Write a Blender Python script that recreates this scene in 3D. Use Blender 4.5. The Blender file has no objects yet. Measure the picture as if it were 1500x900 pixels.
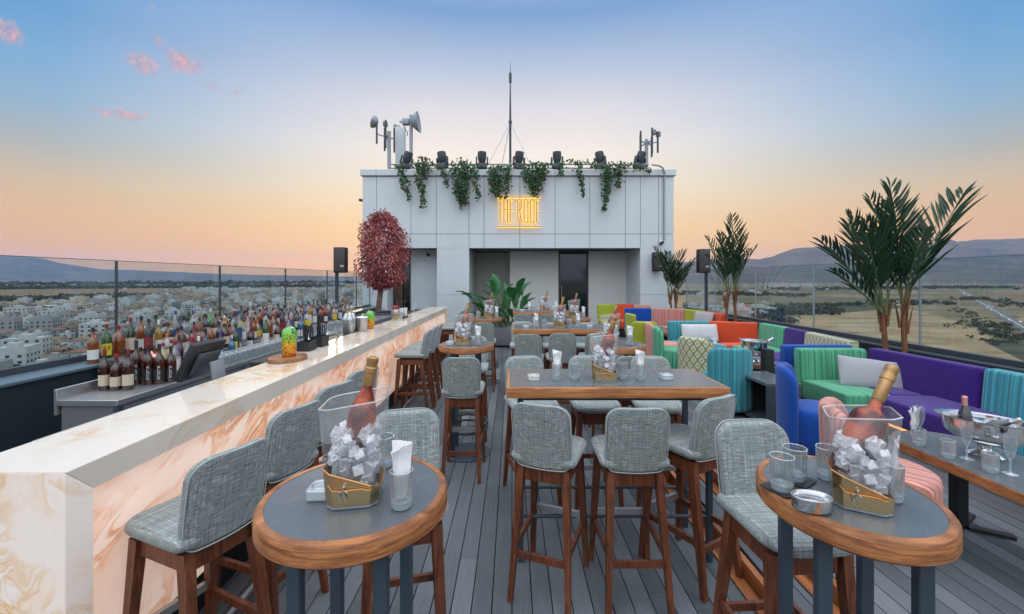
import bpy, bmesh, math, random
from mathutils import Vector, Matrix, Euler
random.seed(7)
PI = math.pi
R = math.radians
scene = bpy.context.scene
COL = scene.collection
V = Vector

# ------------------------------------------------------------------ objects
def tag(o, label=None, cat=None, group=None, kind=None):
    if label: o['label'] = label
    if cat: o['category'] = cat
    if group: o['group'] = group
    if kind: o['kind'] = kind
    return o

def empty(name, loc=(0, 0, 0), rz=0.0):
    o = bpy.data.objects.new(name, None)
    o.empty_display_size = .1
    COL.objects.link(o)
    o.location = loc
    o.rotation_euler = (0, 0, rz)
    return o

def obj(name, bm, mats, parent=None, smooth=40, label=None):
    me = bpy.data.meshes.new(name)
    bm.normal_update()
    bm.to_mesh(me)
    bm.free()
    for m in (mats if isinstance(mats, (list, tuple)) else [mats]):
        me.materials.append(m)
    if smooth:
        for p in me.polygons:
            p.use_smooth = True
        if smooth < 179:
            me.set_sharp_from_angle(angle=R(smooth))
    o = bpy.data.objects.new(name, me)
    COL.objects.link(o)
    if parent: adopt(o, parent)
    if label: o['label'] = label
    return o

KIDS = {}
def adopt(o, parent):
    o.parent = parent
    KIDS.setdefault(parent.name, []).append(o)

def copy_tree(o, parent=None):
    c = o.copy()
    COL.objects.link(c)
    if parent: adopt(c, parent)
    for ch in KIDS.get(o.name, ()):
        copy_tree(ch, c)
    return c

PROTO = {}
def place(key, builder, loc, rz=0.0, label=None, cat=None, group=None, rot=None, scale=None):
    """first use builds the thing, later uses copy it with all its parts"""
    if key not in PROTO:
        o = builder()
        PROTO[key] = o
    else:
        o = copy_tree(PROTO[key])
        for k in ('label', 'category', 'group'):
            if k in o: del o[k]
    o.location = loc
    o.rotation_euler = rot if rot else (0, 0, rz)
    if scale: o.scale = scale if isinstance(scale, (tuple, list)) else (scale,) * 3
    else: o.scale = (1, 1, 1)
    return tag(o, label, cat, group)

# ------------------------------------------------------------------ bmesh shapes
def NB(): return bmesh.new()

def box(bm, x0, x1, y0, y1, z0, z1, bev=0, seg=2, mi=0, M=None):
    vs = [bm.verts.new((x, y, z)) for z in (z0, z1) for y in (y0, y1) for x in (x0, x1)]
    fs = [(0, 2, 3, 1), (4, 5, 7, 6), (0, 1, 5, 4), (2, 6, 7, 3), (0, 4, 6, 2), (1, 3, 7, 5)]
    faces = [bm.faces.new([vs[i] for i in f]) for f in fs]
    for f in faces: f.material_index = mi
    new = vs
    if bev:
        es = list({e for f in faces for e in f.edges})
        r = bmesh.ops.bevel(bm, geom=es, offset=bev, segments=seg, affect='EDGES', profile=.5)
        new = list({v for f in r['faces'] for v in f.verts} | {v for v in vs if v.is_valid})
        for f in r['faces']: f.material_index = mi
    if M: bmesh.ops.transform(bm, matrix=M, verts=new)
    return new

def bar(bm, p0, p1, s0, s1=None, up=(0, 0, 1), mi=0):
    """square tapered bar; s = (w, d) or number"""
    p0, p1 = V(p0), V(p1)
    if s1 is None: s1 = s0
    s0 = s0 if isinstance(s0, (tuple, list)) else (s0, s0)
    s1 = s1 if isinstance(s1, (tuple, list)) else (s1, s1)
    t = (p1 - p0).normalized()
    u = V(up)
    if abs(t.dot(u)) > .95: u = V((0, 1, 0))
    a = t.cross(u).normalized()
    b = a.cross(t).normalized()
    ring = []
    for p, s in ((p0, s0), (p1, s1)):
        ring.append([bm.verts.new(p + a * (s[0] / 2 * i) + b * (s[1] / 2 * j)) for i, j in ((-1, -1), (1, -1), (1, 1), (-1, 1))])
    for k in range(4):
        f = bm.faces.new((ring[0][k], ring[0][(k + 1) % 4], ring[1][(k + 1) % 4], ring[1][k])); f.material_index = mi
    bm.faces.new(ring[0][::-1]).material_index = mi
    bm.faces.new(ring[1]).material_index = mi

def tube(bm, pts, r, n=8, cap=True, mi=0, closed=False):
    pts = [V(p) for p in pts]
    N = len(pts)
    rs = r if isinstance(r, (list, tuple)) else [r] * N
    rings = []
    prev = None
    for i, p in enumerate(pts):
        if closed: t = pts[(i + 1) % N] - pts[i - 1]
        else: t = pts[min(i + 1, N - 1)] - pts[max(i - 1, 0)]
        t.normalize()
        if prev is None:
            u = V((0, 0, 1)) if abs(t.z) < .9 else V((1, 0, 0))
            a = t.cross(u).normalized()
        else:
            a = prev - t * prev.dot(t)
            a.normalize()
        prev = a
        b = t.cross(a)
        rings.append([bm.verts.new(p + (a * math.cos(2 * PI * k / n) + b * math.sin(2 * PI * k / n)) * rs[i]) for k in range(n)])
    for i in range(N if closed else N - 1):
        A, B = rings[i], rings[(i + 1) % N]
        for k in range(n):
            f = bm.faces.new((A[k], A[(k + 1) % n], B[(k + 1) % n], B[k])); f.material_index = mi
    if cap and not closed:
        bm.faces.new(rings[0][::-1]).material_index = mi
        bm.faces.new(rings[-1]).material_index = mi

def lathe(bm, prof, n=20, M=None, mi=0, squash=None):
    """profile [(r, z)...] about z; r==0 closes"""
    rings = []
    new = []
    for r, z in prof:
        if r < 1e-6:
            v = bm.verts.new((0, 0, z)); rings.append([v]); new.append(v)
        else:
            ring = []
            for k in range(n):
                a = 2 * PI * k / n
                x, y = r * math.cos(a), r * math.sin(a)
                if squash: x, y = squash(x, y, z)
                v = bm.verts.new((x, y, z)); ring.append(v); new.append(v)
            rings.append(ring)
    for A, B in zip(rings, rings[1:]):
        for k in range(n):
            if len(A) == 1 and len(B) == 1: continue
            if len(A) == 1: f = bm.faces.new((A[0], B[(k + 1) % n], B[k])[::-1])
            elif len(B) == 1: f = bm.faces.new((A[k], A[(k + 1) % n], B[0]))
            else: f = bm.faces.new((A[k], A[(k + 1) % n], B[(k + 1) % n], B[k]))
            f.material_index = mi
    if M: bmesh.ops.transform(bm, matrix=M, verts=new)
    return new

def prism(bm, outline, z0, z1, bev=0, seg=2, mi=0):
    a = [bm.verts.new((x, y, z0)) for x, y in outline]
    b = [bm.verts.new((x, y, z1)) for x, y in outline]
    n = len(outline)
    fs = [bm.faces.new(a[::-1]), bm.faces.new(b)]
    for k in range(n): fs.append(bm.faces.new((a[k], a[(k + 1) % n], b[(k + 1) % n], b[k])))
    for f in fs: f.material_index = mi
    if bev:
        es = [e for f in fs[:2] for e in f.edges]
        r = bmesh.ops.bevel(bm, geom=es, offset=bev, segments=seg, affect='EDGES', profile=.5)
        for f in r['faces']: f.material_index = mi
    return a + b

def quad(bm, a, b, c, d, mi=0):
    f = bm.faces.new([bm.verts.new(p) for p in (a, b, c, d)]); f.material_index = mi
    return f

def rrect(w, h, rc, n=6):
    """closed outline of a rounded rectangle; rc number or 4 radii (++, -+, --, +-)"""
    rr = rc if isinstance(rc, (list, tuple)) else [rc] * 4
    out = []
    for (sx, sy, a0), r in zip(((1, 1, 0), (-1, 1, 90), (-1, -1, 180), (1, -1, 270)), rr):
        cx, cy = sx * (w / 2 - r), sy * (h / 2 - r)
        for k in range(n + 1):
            a = R(a0 + 90 * k / n)
            out.append((cx + r * math.cos(a), cy + r * math.sin(a)))
    return out

def densify(pts, step):
    out = []
    for i, p in enumerate(pts):
        q = pts[(i + 1) % len(pts)]
        d = math.hypot(q[0] - p[0], q[1] - p[1])
        m = max(1, int(d / step + .5))
        for k in range(m): out.append((p[0] + (q[0] - p[0]) * k / m, p[1] + (q[1] - p[1]) * k / m))
    return out

def cushion(bm, w, h, T, rc, xf=None, puff=0.0, e=None, step=.06, mi=0, pillow=False):
    """upholstered pad: rounded-rectangle outline in (u, v), thickness t; xf maps (u, v, t) to a point"""
    if xf is None: xf = lambda u, v, t: V((u, v, t))
    uvl = bm.loops.layers.uv.verify()
    o = densify(rrect(w, h, rc, 5), step)
    e = e if e is not None else T * .5
    N = len(o)
    def mk(s, s2, t):
        return [(u * s, v * s2, t) for u, v in o]
    rings = []
    if pillow:
        for s in (1, .97, .9, .78, .6, .35):
            rings.append([(u * s, v * s, None) for u, v in o])
        def th(u, v):
            a, b = min(1, abs(2 * u / w)), min(1, abs(2 * v / h))
            return T / 2 * (max(0, 1 - a ** 2.6) ** .5) * (max(0, 1 - b ** 2.6) ** .5)
    else:
        for deg in (0, 25, 50, 72, 90):
            a = R(deg)
            d = e * (1 - math.cos(a))
            rings.append(mk((w - 2 * d) / w, (h - 2 * d) / h, e * math.sin(a) + (T / 2 - e)))
        for s in (.8, .55, .28):
            rings.append(mk((w - 2 * e) / w * s, (h - 2 * e) / h * s, T / 2 + puff * (1 - s * s)))
    def P(q, sign):
        u, v, t = q
        if t is None: t = th(u, v)
        return (u, v, sign * t)
    def make(ring, sign): return [(bm.verts.new(xf(*P(q, sign))), q[0], q[1]) for q in ring]
    first = make(rings[0], 1)
    flat = (not pillow) and T / 2 - e > 1e-5
    def face(vs):
        try: f = bm.faces.new([v[0] for v in vs])
        except ValueError: return
        f.material_index = mi
        for l, v in zip(f.loops, vs): l[uvl].uv = (v[1], v[2])
    lo = make(rings[0], -1) if flat else first
    if flat:
        for k in range(N): face((first[k], lo[k], lo[(k + 1) % N], first[(k + 1) % N])[::1])
    for sign, base in ((1, first), (-1, lo)):
        prev = base
        for ring in rings[1:]:
            cur = make(ring, sign)
            for k in range(N):
                q = (prev[k], prev[(k + 1) % N], cur[(k + 1) % N], cur[k])
                face(q if sign > 0 else q[::-1])
            prev = cur
        c = (bm.verts.new(xf(*P((0, 0, None if pillow else T / 2 + puff), sign))), 0, 0)
        for k in range(N):
            q = (prev[k], prev[(k + 1) % N], c)
            face(q if sign > 0 else q[::-1])

def recalc(bm): bmesh.ops.recalc_face_normals(bm, faces=bm.faces[:])

# ------------------------------------------------------------------ materials
class NT:
    def __init__(s, m):
        m.use_nodes = True
        s.t = m.node_tree
        s.t.nodes.clear()
        s.out = s.t.nodes.new('ShaderNodeOutputMaterial' if isinstance(m, bpy.types.Material) else 'ShaderNodeOutputWorld')
    def n(s, typ, **kw):
        x = s.t.nodes.new(typ)
        for k, v in kw.items():
            if k.startswith('i_'):
                key = k[2:]
                key = int(key) if key.isdigit() else key.replace('_', ' ')
                s.set(x.inputs[key], v)
            else: setattr(x, k, v)
        return x
    def set(s, inp, v):
        if isinstance(v, bpy.types.NodeSocket): s.t.links.new(v, inp)
        elif isinstance(v, bpy.types.Node): s.t.links.new(v.outputs[0], inp)
        else: inp.default_value = v
    def link(s, a, b): s.t.links.new(a, b)
    def coord(s, which='Object'): return s.n('ShaderNodeTexCoord').outputs[which]
    def map(s, vec, scale=(1, 1, 1), rot=(0, 0, 0), loc=(0, 0, 0)):
        return s.n('ShaderNodeMapping', i_Vector=vec, i_Scale=scale, i_Rotation=rot, i_Location=loc).outputs[0]
    def noise(s, vec, scale=5, detail=3, rough=.5, dist=0):
        return s.n('ShaderNodeTexNoise', i_Vector=vec, i_Scale=scale, i_Detail=detail, i_Roughness=rough, i_Distortion=dist).outputs['Fac']
    def ramp(s, fac, stops, interp='LINEAR'):
        r = s.n('ShaderNodeValToRGB', i_Fac=fac)
        r.color_ramp.interpolation = interp
        el = r.color_ramp.elements
        while len(el) > 1: el.remove(el[-1])
        for i, (p, c) in enumerate(stops):
            if not isinstance(c, (tuple, list)): c = (c, c, c)
            x = el[0] if i == 0 else el.new(p)
            x.position = p
            x.color = (*c[:3], 1)
        return r.outputs[0]
    def math(s, op, a, b=0.0, c=0.0, clamp=False):
        x = s.n('ShaderNodeMath', operation=op, use_clamp=clamp)
        s.set(x.inputs[0], a); s.set(x.inputs[1], b); s.set(x.inputs[2], c)
        return x.outputs[0]
    def mix(s, fac, a, b, typ='MIX'):
        x = s.n('ShaderNodeMix', data_type='RGBA', blend_type=typ)
        s.set(x.inputs[0], fac)
        for i, v in ((6, a), (7, b)):
            if isinstance(v, (tuple, list)): v = (*v[:3], 1)
            s.set(x.inputs[i], v)
        return x.outputs[2]
    def bump(s, h, strength=.3, dist=.01):
        return s.n('ShaderNodeBump', i_Height=h, i_Strength=strength, i_Distance=dist).outputs[0]
    def bsdf(s, color, rough=.5, metal=0, spec=.5, **kw):
        p = s.n('ShaderNodeBsdfPrincipled')
        if isinstance(color, (tuple, list)): color = (*color[:3], 1)
        s.set(p.inputs['Base Color'], color)
        s.set(p.inputs['Roughness'], rough)
        s.set(p.inputs['Metallic'], metal)
        s.set(p.inputs['Specular IOR Level'], spec)
        for k, v in kw.items():
            if isinstance(v, (tuple, list)) and len(v) == 3 and 'Color' in k: v = (*v, 1)
            s.set(p.inputs[k.replace('_', ' ')], v)
        return p
    def done(s, sh): s.t.links.new(sh.outputs[0] if isinstance(sh, bpy.types.Node) else sh, s.out.inputs['Surface'])

def mat(name): return bpy.data.materials.new(name)

def plain(name, color, rough=.5, metal=0, spec=.5, var=.12, scale=12, bump=0, **kw):
    """base colour with a little uneven wear in colour and gloss"""
    m = mat(name); t = NT(m)
    c = t.coord()
    n = t.noise(c, scale, 4, .6)
    hi = tuple(min(1, x * (1 + var)) for x in color); lo = tuple(x * (1 - var) for x in color)
    col = t.mix(n, lo, hi)
    ro = t.math('ADD', rough - .06, t.math('MULTIPLY', t.noise(c, scale * 2.3, 3), .12))
    b = t.bsdf(col, ro, metal, spec, **kw)
    if bump: t.set(b.inputs['Normal'], t.bump(t.noise(c, scale * 12, 3), bump, .002))
    t.done(b)
    return m

def thin_glass(name, tint=(.97, .985, .985), refl=.9, base=.04, diffuse=0.0, dcol=(.8, .85, .87), power=4, rough=.02, pattern=None):
    m = mat(name); t = NT(m)
    lw = t.n('ShaderNodeLayerWeight', i_Blend=.5).outputs['Facing']
    fac = t.math('ADD', base, t.math('MULTIPLY', t.math('POWER', lw, power), refl), clamp=True)
    tr = t.n('ShaderNodeBsdfTransparent', i_Color=(*tint, 1))
    gl = t.n('ShaderNodeBsdfGlossy', i_Color=(.95, .97, .97, 1), i_Roughness=rough)
    if pattern: t.set(gl.inputs['Normal'], pattern(t))
    sh = t.n('ShaderNodeMixShader', i_0=fac, i_1=tr.outputs[0], i_2=gl.outputs[0])
    if diffuse:
        df = t.n('ShaderNodeBsdfDiffuse', i_Color=(*dcol, 1))
        sh = t.n('ShaderNodeMixShader', i_0=diffuse, i_1=sh.outputs[0], i_2=df.outputs[0])
    t.done(sh)
    return m

def s2l(r, g, b):
    f = lambda c: ((c / 255) / 12.92) if c / 255 <= .04045 else ((c / 255 + .055) / 1.055) ** 2.4
    return (f(r), f(g), f(b))
# ------------------------------------------------------------------ the materials of the place
M = {}
def tweed(name, lo, mid, hi):
    m = mat(name); t = NT(m); c = t.coord()
    a = t.noise(t.map(c, (5, 205, 205)), 1, 1, .4)
    b = t.noise(t.map(c, (205, 5, 5)), 1, 1, .4)
    wide = t.noise(t.map(c, (30, 300, 300)), 1, 1, .5)
    wide2 = t.noise(t.map(c, (300, 30, 30)), 1, 1, .5)
    f = t.math('MULTIPLY_ADD', a, .4, t.math('MULTIPLY', b, .3))
    f = t.math('ADD', f, t.math('MULTIPLY_ADD', wide, .15, t.math('MULTIPLY', wide2, .15)))
    col = t.ramp(f, [(.36, lo), (.47, mid), (.53, mid), (.64, hi)])
    p = t.bsdf(col, .92, 0, .15, Sheen_Weight=.25)
    t.set(p.inputs['Normal'], t.bump(f, .35, .002))
    t.done(p); return m
M['tweed'] = tweed('grey green tweed', (.085, .10, .098), (.225, .255, .247), (.45, .49, .475))
M['piping'] = plain('pale piping', (.34, .40, .39), .8)

def wood(name, dark, light, vec, rough=.42, spec=.4, knots=.25):
    m = mat(name); t = NT(m); c = t.coord()
    n1 = t.noise(t.map(c, vec), 1, 5, .65, .8)
    n2 = t.noise(c, 3.1, 2, .5)
    f = t.math('MULTIPLY_ADD', n2, knots, t.math('MULTIPLY', n1, 1 - knots))
    col = t.ramp(f, [(.36, dark), (.5, tuple((a + b) / 2 for a, b in zip(dark, light))), (.62, light)])
    p = t.bsdf(col, t.math('ADD', rough - .08, t.math('MULTIPLY', n1, .16)), 0, spec)
    t.set(p.inputs['Normal'], t.bump(n1, .15, .002))
    t.done(p); return m
M['stool_wood'] = wood('red brown stool wood', (.055, .017, .009), (.21, .068, .030), (45, 45, 5))
M['rim_wood'] = wood('oak table rim', (.11, .034, .013), (.44, .18, .065), (9, 9, 95), .38)
M['top_wood'] = wood('oak table edge', (.22, .075, .027), (.54, .235, .09), (4, 60, 60), .36)
M['step_wood'] = wood('orange brown step board', (.16, .05, .016), (.42, .15, .05), (30, 2, 30), .4)
M['slice_wood'] = wood('bark edged wood slice', (.13, .06, .03), (.36, .19, .1), (20, 20, 20), .6)

def laminate():
    m = mat('slate laminate'); t = NT(m); c = t.coord()
    n = t.noise(c, 14, 5, .65); n2 = t.noise(c, 220, 2, .6)
    col = t.mix(t.math('MULTIPLY_ADD', n2, .4, t.math('MULTIPLY', n, .6)), (.065, .078, .09), (.125, .14, .152))
    p = t.bsdf(col, t.math('ADD', .19, t.math('MULTIPLY', n, .14)), 0, .6)
    t.done(p); return m
M['laminate'] = laminate()
M['steel_dark'] = plain('blue black powder coat', (.035, .055, .075), .45, .0, .5)
M['black_paint'] = plain('black paint', (.014, .016, .018), .5)
M['chrome'] = plain('brushed steel', (.48, .49, .50), .34, .8, var=.03)
M['mirror_steel'] = plain('polished steel', (.72, .72, .72), .08, 1.0)
M['gold'] = plain('champagne gold', (.70, .52, .27), .16, 1.0, scale=5)
M['gold_line'] = plain('orange gilt line', (.62, .30, .10), .3, .8)
M['white_plastic'] = plain('white plastic', (.75, .76, .77), .4)
M['grey_plastic'] = plain('grey plastic', (.22, .24, .26), .5)
M['dark_grey'] = plain('dark grey metal', (.045, .055, .065), .45)
M['galv'] = plain('galvanised steel', (.30, .34, .38), .5, .4)

def deck():
    m = mat('grey composite deck'); t = NT(m); c = t.coord()
    sep = t.n('ShaderNodeSeparateXYZ', i_0=c)
    px = t.math('FLOOR', t.math('DIVIDE', sep.outputs[0], .105))
    wn = t.n('ShaderNodeTexWhiteNoise', noise_dimensions='1D'); t.set(wn.inputs['W'], px)
    off = t.math('MULTIPLY', wn.outputs['Value'], 7.0)
    py = t.math('FLOOR', t.math('DIVIDE', t.math('ADD', sep.outputs[1], off), 2.8))
    wn2 = t.n('ShaderNodeTexWhiteNoise', noise_dimensions='2D')
    t.set(wn2.inputs['Vector'], t.n('ShaderNodeCombineXYZ', i_0=px, i_1=py).outputs[0])
    g = t.noise(t.map(c, (160, 3, 160)), 1, 4, .7)
    dirt = t.noise(c, 1.3, 5, .65)
    f = t.math('MULTIPLY_ADD', wn2.outputs['Value'], .3, t.math('MULTIPLY_ADD', g, .45, t.math('MULTIPLY', dirt, .35)))
    col = t.ramp(f, [(.28, (.047, .056, .064)), (.55, (.103, .118, .130)), (.82, (.19, .21, .228))])
    p = t.bsdf(col, t.math('ADD', .5, t.math('MULTIPLY', dirt, .2)), 0, .35)
    t.set(p.inputs['Normal'], t.bump(g, .35, .003))
    t.done(p); return m
M['deck'] = deck()
M['deck_gap'] = plain('dark deck gap', (.008, .009, .01), .9)

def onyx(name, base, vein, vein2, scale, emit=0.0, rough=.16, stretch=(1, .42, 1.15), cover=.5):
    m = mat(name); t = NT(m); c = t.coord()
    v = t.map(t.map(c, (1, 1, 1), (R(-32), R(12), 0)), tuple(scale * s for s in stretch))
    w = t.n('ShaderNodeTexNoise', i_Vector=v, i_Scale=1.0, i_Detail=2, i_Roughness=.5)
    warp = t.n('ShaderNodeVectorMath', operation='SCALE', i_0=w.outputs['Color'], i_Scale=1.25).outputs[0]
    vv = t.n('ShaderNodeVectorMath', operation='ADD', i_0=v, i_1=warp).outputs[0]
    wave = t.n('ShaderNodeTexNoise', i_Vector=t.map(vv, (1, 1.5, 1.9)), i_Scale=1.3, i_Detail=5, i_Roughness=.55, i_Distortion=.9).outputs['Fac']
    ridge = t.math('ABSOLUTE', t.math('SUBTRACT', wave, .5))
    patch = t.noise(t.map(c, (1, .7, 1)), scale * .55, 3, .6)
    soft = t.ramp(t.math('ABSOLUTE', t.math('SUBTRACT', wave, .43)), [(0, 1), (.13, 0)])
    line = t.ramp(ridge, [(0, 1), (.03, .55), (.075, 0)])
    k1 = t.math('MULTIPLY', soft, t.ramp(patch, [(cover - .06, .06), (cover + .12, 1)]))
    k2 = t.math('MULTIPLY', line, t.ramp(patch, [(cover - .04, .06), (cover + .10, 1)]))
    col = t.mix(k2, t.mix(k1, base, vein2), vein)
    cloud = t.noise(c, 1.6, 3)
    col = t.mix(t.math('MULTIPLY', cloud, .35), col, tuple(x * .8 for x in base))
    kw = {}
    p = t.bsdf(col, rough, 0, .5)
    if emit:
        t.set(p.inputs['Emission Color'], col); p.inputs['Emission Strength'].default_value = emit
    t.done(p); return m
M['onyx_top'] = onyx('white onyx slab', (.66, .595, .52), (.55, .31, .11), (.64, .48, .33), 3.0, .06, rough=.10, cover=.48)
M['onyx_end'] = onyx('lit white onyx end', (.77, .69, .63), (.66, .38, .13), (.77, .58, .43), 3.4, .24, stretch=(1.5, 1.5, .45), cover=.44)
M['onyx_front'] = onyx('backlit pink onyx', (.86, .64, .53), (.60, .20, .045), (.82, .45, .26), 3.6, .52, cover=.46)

def fabric(name, col, stripes=None, width=.05, rough=.85, zig=False):
    m = mat(name); t = NT(m)
    n = t.noise(t.coord(), 420, 2, .7)
    big = t.noise(t.coord(), 5, 3)
    c2 = tuple(x * .62 for x in col)
    h = n
    if stripes:
        uv = t.n('ShaderNodeUVMap').outputs[0]
        sp = t.n('ShaderNodeSeparateXYZ', i_0=uv)
        w = t.math('FRACT', t.math('DIVIDE', sp.outputs[0], width))
        tri = t.math('ABSOLUTE', t.math('SUBTRACT', t.math('MULTIPLY', w, 2), 1))
        wn = t.n('ShaderNodeTexNoise', noise_dimensions='1D', i_Scale=1.0, i_Detail=4, i_Roughness=.8)
        t.set(wn.inputs['W'], t.math('MULTIPLY', sp.outputs[0], 40))
        band = t.ramp(wn.outputs['Fac'], [(.41, stripes), (.47, col), (.53, col), (.58, tuple(min(1, x * 1.4) for x in col))])
        base = t.mix(t.ramp(tri, [(.0, 1), (.20, 0)]), band, tuple(x * .55 for x in col))
        h = t.math('ADD', t.math('MULTIPLY', t.math('POWER', tri, .4), 4), t.math('MULTIPLY', n, .4))
    elif zig:
        uv = t.n('ShaderNodeUVMap').outputs[0]
        sp = t.n('ShaderNodeSeparateXYZ', i_0=uv)
        pu = t.math('PINGPONG', sp.outputs[0], .042); pv = t.math('PINGPONG', sp.outputs[1], .07)
        q = t.math('ADD', t.math('MULTIPLY', pu, 1.0 / .042), t.math('MULTIPLY', pv, 1.0 / .07))
        r = t.math('PINGPONG', q, .5)
        base = t.ramp(r, [(.2, zig), (.27, col)], 'LINEAR')
    else:
        base = t.mix(big, tuple(x * .9 for x in col), tuple(min(1, x * 1.1) for x in col))
    cc = t.mix(t.math('MULTIPLY', n, .5), base, t.mix(.5, base, c2))
    p = t.bsdf(cc, rough, 0, .2, Sheen_Weight=.2)
    wr = t.bump(t.noise(t.coord(), 7, 3, .55, .6), .16, .03)
    bn = t.n('ShaderNodeBump', i_Height=h, i_Strength=.75, i_Distance=.004, i_Normal=wr)
    t.set(p.inputs['Normal'], bn.outputs[0])
    t.done(p); return m
FAB = {
 'green': fabric('green striped fabric', (.085, .36, .20), (.03, .19, .11), .062),
 'teal': fabric('teal striped fabric', (.055, .29, .34), (.03, .18, .22), .062),
 'pink': fabric('pink striped fabric', (.55, .25, .21), (.33, .12, .10), .05),
 'purple': fabric('purple fabric', (.038, .005, .165)),
 'orange': fabric('orange red fabric', (.62, .075, .025)),
 'lime': fabric('lime fabric', (.33, .38, .035)),
 'navy': fabric('royal blue fabric', (.003, .062, .33)),
 'zigzag': fabric('olive and white patterned fabric', (.60, .58, .46), zig=(.20, .23, .045)),
 'rose': fabric('dusty rose fabric', (.58, .27, .22)),
 'pillow': fabric('pale grey linen', (.37, .37, .395)),
 'white_pillow': fabric('white linen', (.56, .55, .57)),
}
M['sofa_base'] = plain('black sofa plinth', (.015, .016, .018), .6)
M['napkin'] = plain('white paper napkin', (.82, .83, .84), .9, var=.04)

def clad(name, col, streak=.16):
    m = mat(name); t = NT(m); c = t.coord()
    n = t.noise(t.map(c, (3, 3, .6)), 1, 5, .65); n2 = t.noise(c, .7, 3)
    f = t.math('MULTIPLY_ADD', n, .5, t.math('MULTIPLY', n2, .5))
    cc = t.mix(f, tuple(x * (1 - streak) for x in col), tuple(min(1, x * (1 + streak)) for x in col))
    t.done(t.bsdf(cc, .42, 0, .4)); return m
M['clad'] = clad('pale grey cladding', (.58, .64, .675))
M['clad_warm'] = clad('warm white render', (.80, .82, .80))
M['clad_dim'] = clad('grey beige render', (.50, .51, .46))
M['joint'] = plain('dark joint', (.05, .06, .07), .8)
M['soffit'] = plain('dark soffit', (.10, .11, .12), .7)
M['brown_wood'] = wood('brown door veneer', (.05, .026, .018), (.15, .085, .06), (40, 40, 3), .4)

M['rail_glass'] = thin_glass('balustrade glass', (.72, .82, .83), .55, .045, .02, (.5, .6, .62), power=3)
M['clear'] = thin_glass('clear tumbler glass', (.955, .97, .975), .85, .06, .05, (.75, .82, .85), power=2.2)
M['heavy'] = thin_glass('thick glass foot', (.88, .92, .93), .8, .16, .22, (.8, .85, .88), power=1.6, rough=.06)
def ribs(t):
    c = t.coord(); sp = t.n('ShaderNodeSeparateXYZ', i_0=c)
    a = t.math('ARCTAN2', sp.outputs[1], sp.outputs[0])
    return t.bump(t.math('SINE', t.math('MULTIPLY', a, 22)), 1.0, .004)
M['ribbed'] = thin_glass('ribbed tumbler glass', (.93, .955, .96), .95, .14, .07, (.8, .86, .88), power=1.7, rough=.05, pattern=ribs)
M['acrylic'] = thin_glass('clear acrylic', (.965, .975, .98), .5, .05, .03, (.8, .84, .86), power=3)
def net_mat():
    m = mat('etched acrylic net'); t = NT(m)
    uv = t.n('ShaderNodeUVMap').outputs[0]; sp = t.n('ShaderNodeSeparateXYZ', i_0=uv)
    a = t.math('PINGPONG', t.math('ADD', t.math('MULTIPLY', sp.outputs[0], .6), sp.outputs[1]), .0032)
    b = t.math('PINGPONG', t.math('SUBTRACT', t.math('MULTIPLY', sp.outputs[0], .6), sp.outputs[1]), .0032)
    k = t.math('LESS_THAN', t.math('MINIMUM', a, b), .0006)
    tr = t.n('ShaderNodeBsdfTransparent', i_Color=(.97, .975, .98, 1))
    gl = t.n('ShaderNodeBsdfGlossy', i_Color=(.95, .97, .97, 1), i_Roughness=.03)
    lw = t.n('ShaderNodeLayerWeight', i_Blend=.5).outputs['Facing']
    s1 = t.n('ShaderNodeMixShader', i_0=t.math('ADD', .05, t.math('MULTIPLY', t.math('POWER', lw, 3), .35)), i_1=tr.outputs[0], i_2=gl.outputs[0])
    df = t.n('ShaderNodeBsdfDiffuse', i_Color=(.78, .78, .78, 1))
    s2 = t.n('ShaderNodeMixShader', i_0=t.math('MULTIPLY', k, .38), i_1=s1.outputs[0], i_2=df.outputs[0])
    t.done(s2); return m
M['net'] = net_mat()
def ice_mat():
    m = mat('ice'); t = NT(m); c = t.coord()
    n = t.noise(c, 60, 4, .7)
    nb = t.bump(t.noise(c, 45, 3), .8, .01)
    tr = t.n('ShaderNodeBsdfTransparent', i_Color=(.93, .96, .98, 1))
    gl = t.n('ShaderNodeBsdfGlossy', i_Color=(.98, .98, 1, 1), i_Roughness=.06, i_Normal=nb)
    df = t.n('ShaderNodeBsdfDiffuse', i_Color=(.93, .92, .94, 1))
    a = t.n('ShaderNodeMixShader', i_0=t.ramp(n, [(.35, .2), (.65, .5)]), i_1=tr.outputs[0], i_2=gl.outputs[0])
    tl = t.n('ShaderNodeBsdfTranslucent', i_Color=(.97, .97, .99, 1))
    d2 = t.n('ShaderNodeMixShader', i_0=.55, i_1=df.outputs[0], i_2=tl.outputs[0])
    b = t.n('ShaderNodeMixShader', i_0=t.ramp(n, [(.42, .28), (.60, .62)]), i_1=a.outputs[0], i_2=d2.outputs[0])
    t.done(b); return m
M['ice'] = ice_mat()

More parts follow.
